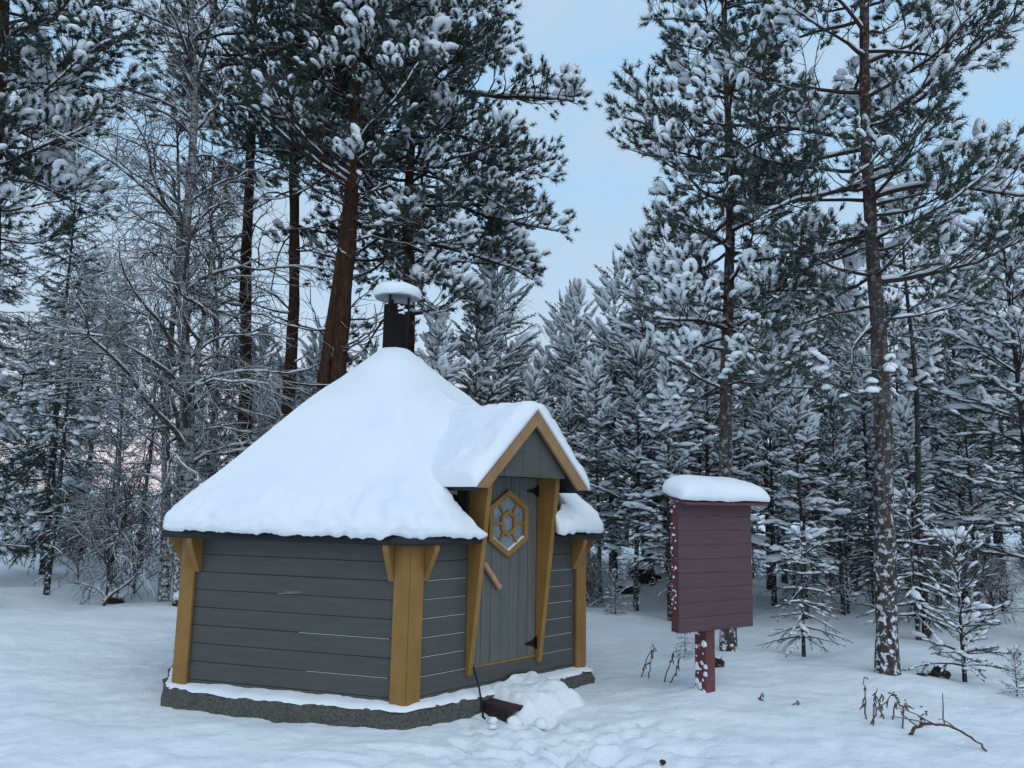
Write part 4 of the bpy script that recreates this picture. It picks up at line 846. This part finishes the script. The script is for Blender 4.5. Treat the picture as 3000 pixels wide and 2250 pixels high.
# young snow-laden pines
SNOWY = (-0.10, 0.45, 0.165, 2.6)
YP = [(young_pine(50, 6.0, 1.15, 0.25, SNOWY, 0.22, 0.16), 6.0), (young_pine(51, 6.5, 1.30, 0.26, (-0.06, 0.45, 0.22, 2.0), 0.35, 0.24), 6.5), (young_pine(52, 5.0, 1.05, 0.24, SNOWY, 0.12, 0.20), 5.0),
      (young_pine(53, 7.0, 1.25, 0.25, (-0.10, 0.45, 0.175, 2.5), 0.40, 0.30), 7.0), (young_pine(54, 6.0, 1.20, 0.25, (-0.18, 0.4, 0.26, 1.9), 0.5, 0.22), 6.0)]
LAB = 'snow-laden young pine in the dense wood behind the clearing'; GRP = 'snow-laden young pines of the wood'
front = [(1070, 512, 14.5, 0, 'young pine with a clean spire beyond the porch gable, right of the broad old pine'), (1325, 598, 13.5, 2, None), (1400, 535, 12.5, 0, None), (1240, 645, 16, 0, None), (1210, 672, 17.5, 2, None), (1035, 640, 13.5, 1, None), (960, 690, 13, 4, None),
         (1470, 590, 14, 1, None), (1520, 640, 11.5, 4, None), (1640, 560, 14, 3, None), (1712, 640, 12.5, 1, None), (1765, 500, 16, 0, None), (1812, 600, 15, 3, None), (1858, 690, 11.5, 0, None), (1925, 665, 13.5, 2, None), (1965, 790, 17, 0, None),
         (2030, 492, 11.0, 1, 'young pine with wide flat boughs right of the tall slim pine'), (2166, 392, 9.2, 0, 'tall young pine with long bare tip and heavy boughs right of the slim pine'), (2115, 590, 12.0, 4, None), (2225, 520, 11.5, 3, None), (2010, 700, 14.0, 3, None), (1295, 790, 12.2, 4, None), (1370, 760, 11.4, 1, None),
         (1440, 800, 10.8, 4, None), (1722, 820, 10.4, 4, 'bushy young pine weighed down with snow right behind the notice board roof'), (1655, 780, 11.6, 2, None), (1800, 860, 10.6, 1, None), (1960, 880, 10.4, 4, None), (2075, 800, 9.8, 3, None), (1235, 840, 13.5, 3, None), (570, 735, 17, 0, None), (690, 725, 16, 2, None), (610, 790, 15, 4, None), (480, 800, 18, 1, None), (800, 760, 15, 2, None), (860, 700, 16.5, 4, None), (1110, 760, 14.5, 3, None), (1160, 790, 15.5, 1, None)]
for i, (x, yt, Y, k, lab) in enumerate(front):
    me_, H_ = YP[k]; l, s_ = set_top(x, yt, Y, H_); plant_tree(me_, 'young_pine', lab or LAB, 'tree', l, None if lab else GRP, rz=i * 2.1, sc=min(s_, 1.15) * 0.97, sz=s_)
SKY = [(-200, 760), (60, 800), (350, 790), (640, 760), (900, 740), (1040, 790), (1150, 790), (1230, 690), (1400, 640), (1600, 620), (1880, 690), (1960, 760), (2030, 620), (2500, 560)]
fr2 = np.random.default_rng(88); cnt = 0; used = []
while cnt < 64:
    x = fr2.uniform(-120, 2400); Y = 14 + 26 * fr2.random() ** 1.3
    if x < 330 and Y < 35: continue
    X = at(x, 1000, Y)[0]
    if any((X - a) ** 2 + (Y - b) ** 2 < 1.1 for a, b in used): continue
    yt = np.interp(x, [q[0] for q in SKY], [q[1] for q in SKY]) + 15 + 150 * fr2.random(); k = int(fr2.integers(0, 5)); me_, H_ = YP[k]; l, s_ = set_top(x, yt, Y, H_)
    if s_ > 1.75: continue
    used.append((X, Y)); plant_tree(me_, 'young_pine', LAB, 'tree', l, GRP, rz=fr2.random() * 6.28, sc=min(s_, 1.25), sz=s_); cnt += 1
# thin bare trunks standing in the depth of the wood
BT = old_pine(61, trunk_path((0, 0, 0), (0.01, 0, 1), 9.0, np.random.default_rng(61), 0.05), 0.085, 9.0, 5.2, 0.9, 0.16, 6.5, (-0.05, 0.6, 0.45, 1.1), (M_POLE, M_BRANCH, M_NEEDLE_F), dead=(30, 1.0, 5.2, 0.9, 0.010, 0, -0.3), low=True)
for i, (x, Y) in enumerate(((1780, 17), (1800, 20), (1828, 18), (1850, 22), (1690, 15), (1985, 9.0), (1610, 17), (1440, 16), (1395, 19), (1320, 17), (1480, 20), (2150, 13), (2060, 16), (1900, 19), (1270, 18), (160, 24), (240, 22), (310, 18), (500, 19), (570, 22))):
    p = at(x, 1100, Y); plant_tree(BT, 'pole_pine', 'thin dark bare-stemmed pine standing deep in the wood', 'tree', (p[0], Y, G(p[0], Y)), 'thin bare-stemmed pines', rz=i * 1.1, sc=(0.62 if Y > 9.5 else 0.55) * (0.85 + 0.3 * ((i * 37) % 10) / 10), sz=0.60)
# saplings
SA = young_pine(71, 1.6, 0.42, 0.13, (-0.05, 0.25, 0.20, 2.0), 0.3, 0.12, 0.42, 9); SAs = young_pine(72, 1.5, 0.40, 0.12, (-0.05, 0.25, 0.20, 2.0), 0.4, 0.18, 0.55, 9, True)
for x, y, yt, me_, H_, lab in ((1737, 1430, 1135, SAs, 1.5, 'small snowy spruce sapling between the notice board and the slim pine'), (2085, 1478, 1150, SA, 1.6, 'thin young pine sapling right of the dark root hole'), (2198, 1505, 1395, SA, 1.6, 'low snowy pine seedling beside the thin sapling'),
                       (1330, 1330, 1230, SA, 1.6, 'tiny snowy pine seedling on the slope right of the hut corner'), (1985, 1395, 1050, SAs, 1.5, 'snowy spruce sapling just behind the slim pine trunk'), (1290, 1310, 1270, SAs, 1.5, 'tiny spruce seedling close to the hut corner post'), (1480, 1430, 1330, SAs, 1.5, 'low dark spruce seedling in the snow behind the notice board post')):
    p = atz(x, y); z = G(p[0], p[1]); q = at(x, yt, p[1]); s_ = (q[2] - z) / H_; plant_tree(me_, 'sapling', lab, 'tree', (p[0], p[1], z - 0.02), None, rz=x, sc=max(s_, 0.18))

# low shrubs and seedlings under the young pines
ur = np.random.default_rng(17); k = 0
for i in range(60):
    x = ur.uniform(1250, 2300); Y = ur.uniform(10.0, 17.5); X = at(x, 1200, Y)[0]
    if k >= 24: break
    if abs(x - 1540) < 90 and Y < 11: continue
    k += 1
    if k % 2: plant_tree(BUSH, 'bare_bush', 'low frosted twiggy shrub on the snowy floor of the wood', 'bush', (X, Y, G(X, Y) - 0.05), 'frosted shrubs under the young pines', rz=ur.random() * 6.28, sc=ur.uniform(0.45, 0.9))
    else: plant_tree(SA if k % 4 else SAs, 'seedling', 'small snowy conifer seedling on the floor of the wood', 'tree', (X, Y, G(X, Y) - 0.04), 'conifer seedlings under the young pines', rz=ur.random() * 6.28, sc=ur.uniform(0.4, 0.9))
# ================================================================== weeds, roots and litter
def stalks(name, label, cat, specs, mat=M_DRY, group=None, heads=False):
    p0 = atz(*specs[0][0]); o = np.array([p0[0], p0[1], 0.0]); root = thing(name, label, cat, tuple(o), group); r = np.random.default_rng(len(label))
    for (bx, by), tops in specs:
        b_ = Buf(); hd = Buf()
        p = atz(bx, by); p[2] = G(p[0], p[1]) - 0.03; prev = p; pts = [p]
        for (tx, ty) in tops: pts.append(at(tx, ty, p[1] + r.normal() * 0.03))
        pts = np.array(pts); t_ = np.linspace(0, len(pts) - 1, 4 * len(pts)); sm = np.stack([np.interp(t_, np.arange(len(pts)), pts[:, i]) for i in range(3)], -1) + r.normal(size=(len(t_), 3)) * 0.004
        v, f = tube(sm - o, np.linspace(0.0065, 0.003, len(sm)), 5); b_.add(v, f)
        for k in range(5):                  # curled leaves
            q = sm[r.integers(len(sm) // 3, len(sm))] - o; d = np.array([r.normal() * 0.5, r.normal() * 0.5, -0.9]); pl = polyline(q, d, 0.03 + 0.05 * r.random(), 3, 0, 0.3, r); v, f = tube(pl, [0.004, 0.007, 0.002], 4); b_.add(v, f)
        if heads:
            for k in range(7): hd.add(BL_LO[k % 6] * 0.009 + sm[-1] - o + r.normal(size=3) * 0.016, BF_LO)
        st_ = link('stem', b_.mesh('stem', mat), root); st_['kind'] = 'stuff'
        if heads: h_ = link('seed_head', hd.mesh('seed_head', M_DRY), st_); h_['kind'] = 'stuff'
stalks('dry_weed', 'dry brown upright weed stalks in the snow below the slim pine', 'plant', [((1872, 1560), [(1868, 1500), (1866, 1462)]), ((1885, 1575), [(1888, 1520), (1893, 1488)]), ((1878, 1570), [(1900, 1520), (1905, 1500)])])
stalks('dry_weed', 'dry weeds with small dark seed heads beside the bent branch', 'plant', [((1925, 1560), [(1935, 1520), (1940, 1512)]), ((1950, 1575), [(1952, 1530), (1955, 1520)]), ((1912, 1560), [(1900, 1530), (1930, 1500)]), ((1985, 1575), [(1990, 1550), (1995, 1540)])], heads=True)
stalks('dry_weed', 'drooping dry weeds left of the notice board post', 'plant', [((1385, 1465), [(1395, 1430), (1410, 1392)]), ((1400, 1470), [(1405, 1440), (1412, 1400)]), ((1432, 1480), [(1448, 1430), (1462, 1400)]), ((1445, 1482), [(1462, 1450), (1470, 1420)])])
stalks('dry_weed', 'tiny dry twig sticking out of the smooth snow', 'plant', [((1640, 1525), [(1644, 1505), (1648, 1495)])])
stalks('dry_weed', 'single short straight twig standing in the smooth snow', 'plant', [((1722, 1535), [(1722, 1522), (1721, 1512)])])
stalks('dry_weed', 'few thin dry stems in front of the birches', 'plant', [((95, 1250), [(98, 1235)]), ((130, 1260), [(128, 1240)]), ((60, 1235), [(64, 1222)])])
# bent branch arching out of the snow
pv_ = [(1955, 1585), (1975, 1572), (2005, 1563), (2045, 1566), (2085, 1583), (2120, 1608), (2142, 1628)]
Yb = np.linspace(atz(1955, 1585)[1], atz(2142, 1628)[1], 7); pts = np.array([at(x, y, q) for (x, y), q in zip(pv_, Yb)]); pts[0, 2] -= 0.05; pts[-1, 2] -= 0.05
t_ = np.linspace(0, 6, 30); sm_ = np.stack([np.interp(t_, range(7), pts[:, i]) for i in range(3)], -1) + np.random.default_rng(3).normal(size=(30, 3)) * 0.003
bb = thing('bent_branch', 'dark bent branch arching low out of the snow beside the dry weeds', 'branch', (pts[0][0], pts[0][1], 0.0)); o = np.array([pts[0][0], pts[0][1], 0.0])
v, f = tube(sm_ - o, np.linspace(0.013, 0.007, 30), 6); link('limb', raw_mesh('limb', v, f, M_DRY, True), bb)
sp = Buf(); r_ = np.random.default_rng(4)
for i in (6, 9, 12, 14, 18): v, f = tube(polyline(sm_[i] - o, np.array([-0.6, 0.2, 0.5]) + r_.normal(size=3) * 0.3, 0.16 + 0.1 * r_.random(), 5, -0.1, 0.2, r_), np.linspace(0.006, 0.003, 5), 4); sp.add(v, f)
link('twigs', sp.mesh('twigs', M_DRY), bb)
# uprooted clumps and stumps poking through the snow
def clump(x, y, s_, label, Y=None, squash=0.8, cap=True, cat='roots'):
    p = atz(x, y); Y = Y or p[1]; X = at(x, y, Y)[0]; z = G(X, Y); v, f = ico(3); w_ = v * (1 + 0.8 * vnoise3(v * 1.7 + x, 3)[:, None] + 0.6 * vnoise3(v * 4.5 + y, 5)[:, None]) * s_ * np.array([1.1, 0.7, squash])
    t_ = thing('root_clump', label, cat, (X, Y, z)); link('roots', raw_mesh('roots', w_, f, M_HOLE, False), t_); rb = Buf(); r = np.random.default_rng(int(x))
    for k in range(14): a = r.random() * 6.28; v, f = tube(polyline(np.zeros(3), np.array([math.cos(a), math.sin(a) * 0.5 - 0.3, 0.5 * r.random()]), s_ * (1.0 + 0.7 * r.random()), 5, 0.1, 0.3, r), np.linspace(s_ * 0.09, s_ * 0.03, 5), 4); rb.add(v, f)
    link('root', rb.mesh('root', M_DRY), t_)
    if cap:
        v, f = ico(3); w_ = v * (1 + 0.35 * vnoise3(v * 1.6 + x, 8)[:, None]) * s_ * np.array([1.35, 0.95, 0.55]) + np.array([0.1 * s_, 0.25 * s_, s_ * squash * 0.95]); o_ = link('snow', raw_mesh('snow', w_, f, M_TSNOW, True), t_)
clump(1390, 1292, 0.22, 'dark red-brown stump under a snow cap on the rise right of the hut', 12.6); clump(1355, 1280, 0.15, 'dark root tangle beside the red-brown stump', 12.4)
clump(2028, 1472, 0.085, 'dark hole of upturned roots in the snow right of the slim pine', None, 0.9, False); clump(1992, 1478, 0.05, 'small dark root tuft between the slim pine and the root hole', None, 0.7, False)
clump(1545, 1450, 0.07, 'dark root tuft at the foot of the pine behind the notice board', None, 0.9, False); clump(400, 1290, 0.16, 'dark roots under snow at the foot of the big birch', 11.3, 1.0); clump(245, 1292, 0.12, 'dark snowy stump inside the bare willow bush', 12.0)
p = atz(1432, 1652); v, f = ico(2); tag(link('small_stone', raw_mesh('small_stone', v * (1 + 0.5 * vnoise3(v * 1.5, 4)[:, None]) * np.array([0.020, 0.016, 0.016]) + np.array([p[0], p[1], G(p[0], p[1]) + 0.012]), f, M_HOLE, False)), 'small black stone lying on the trampled snow', 'stone')
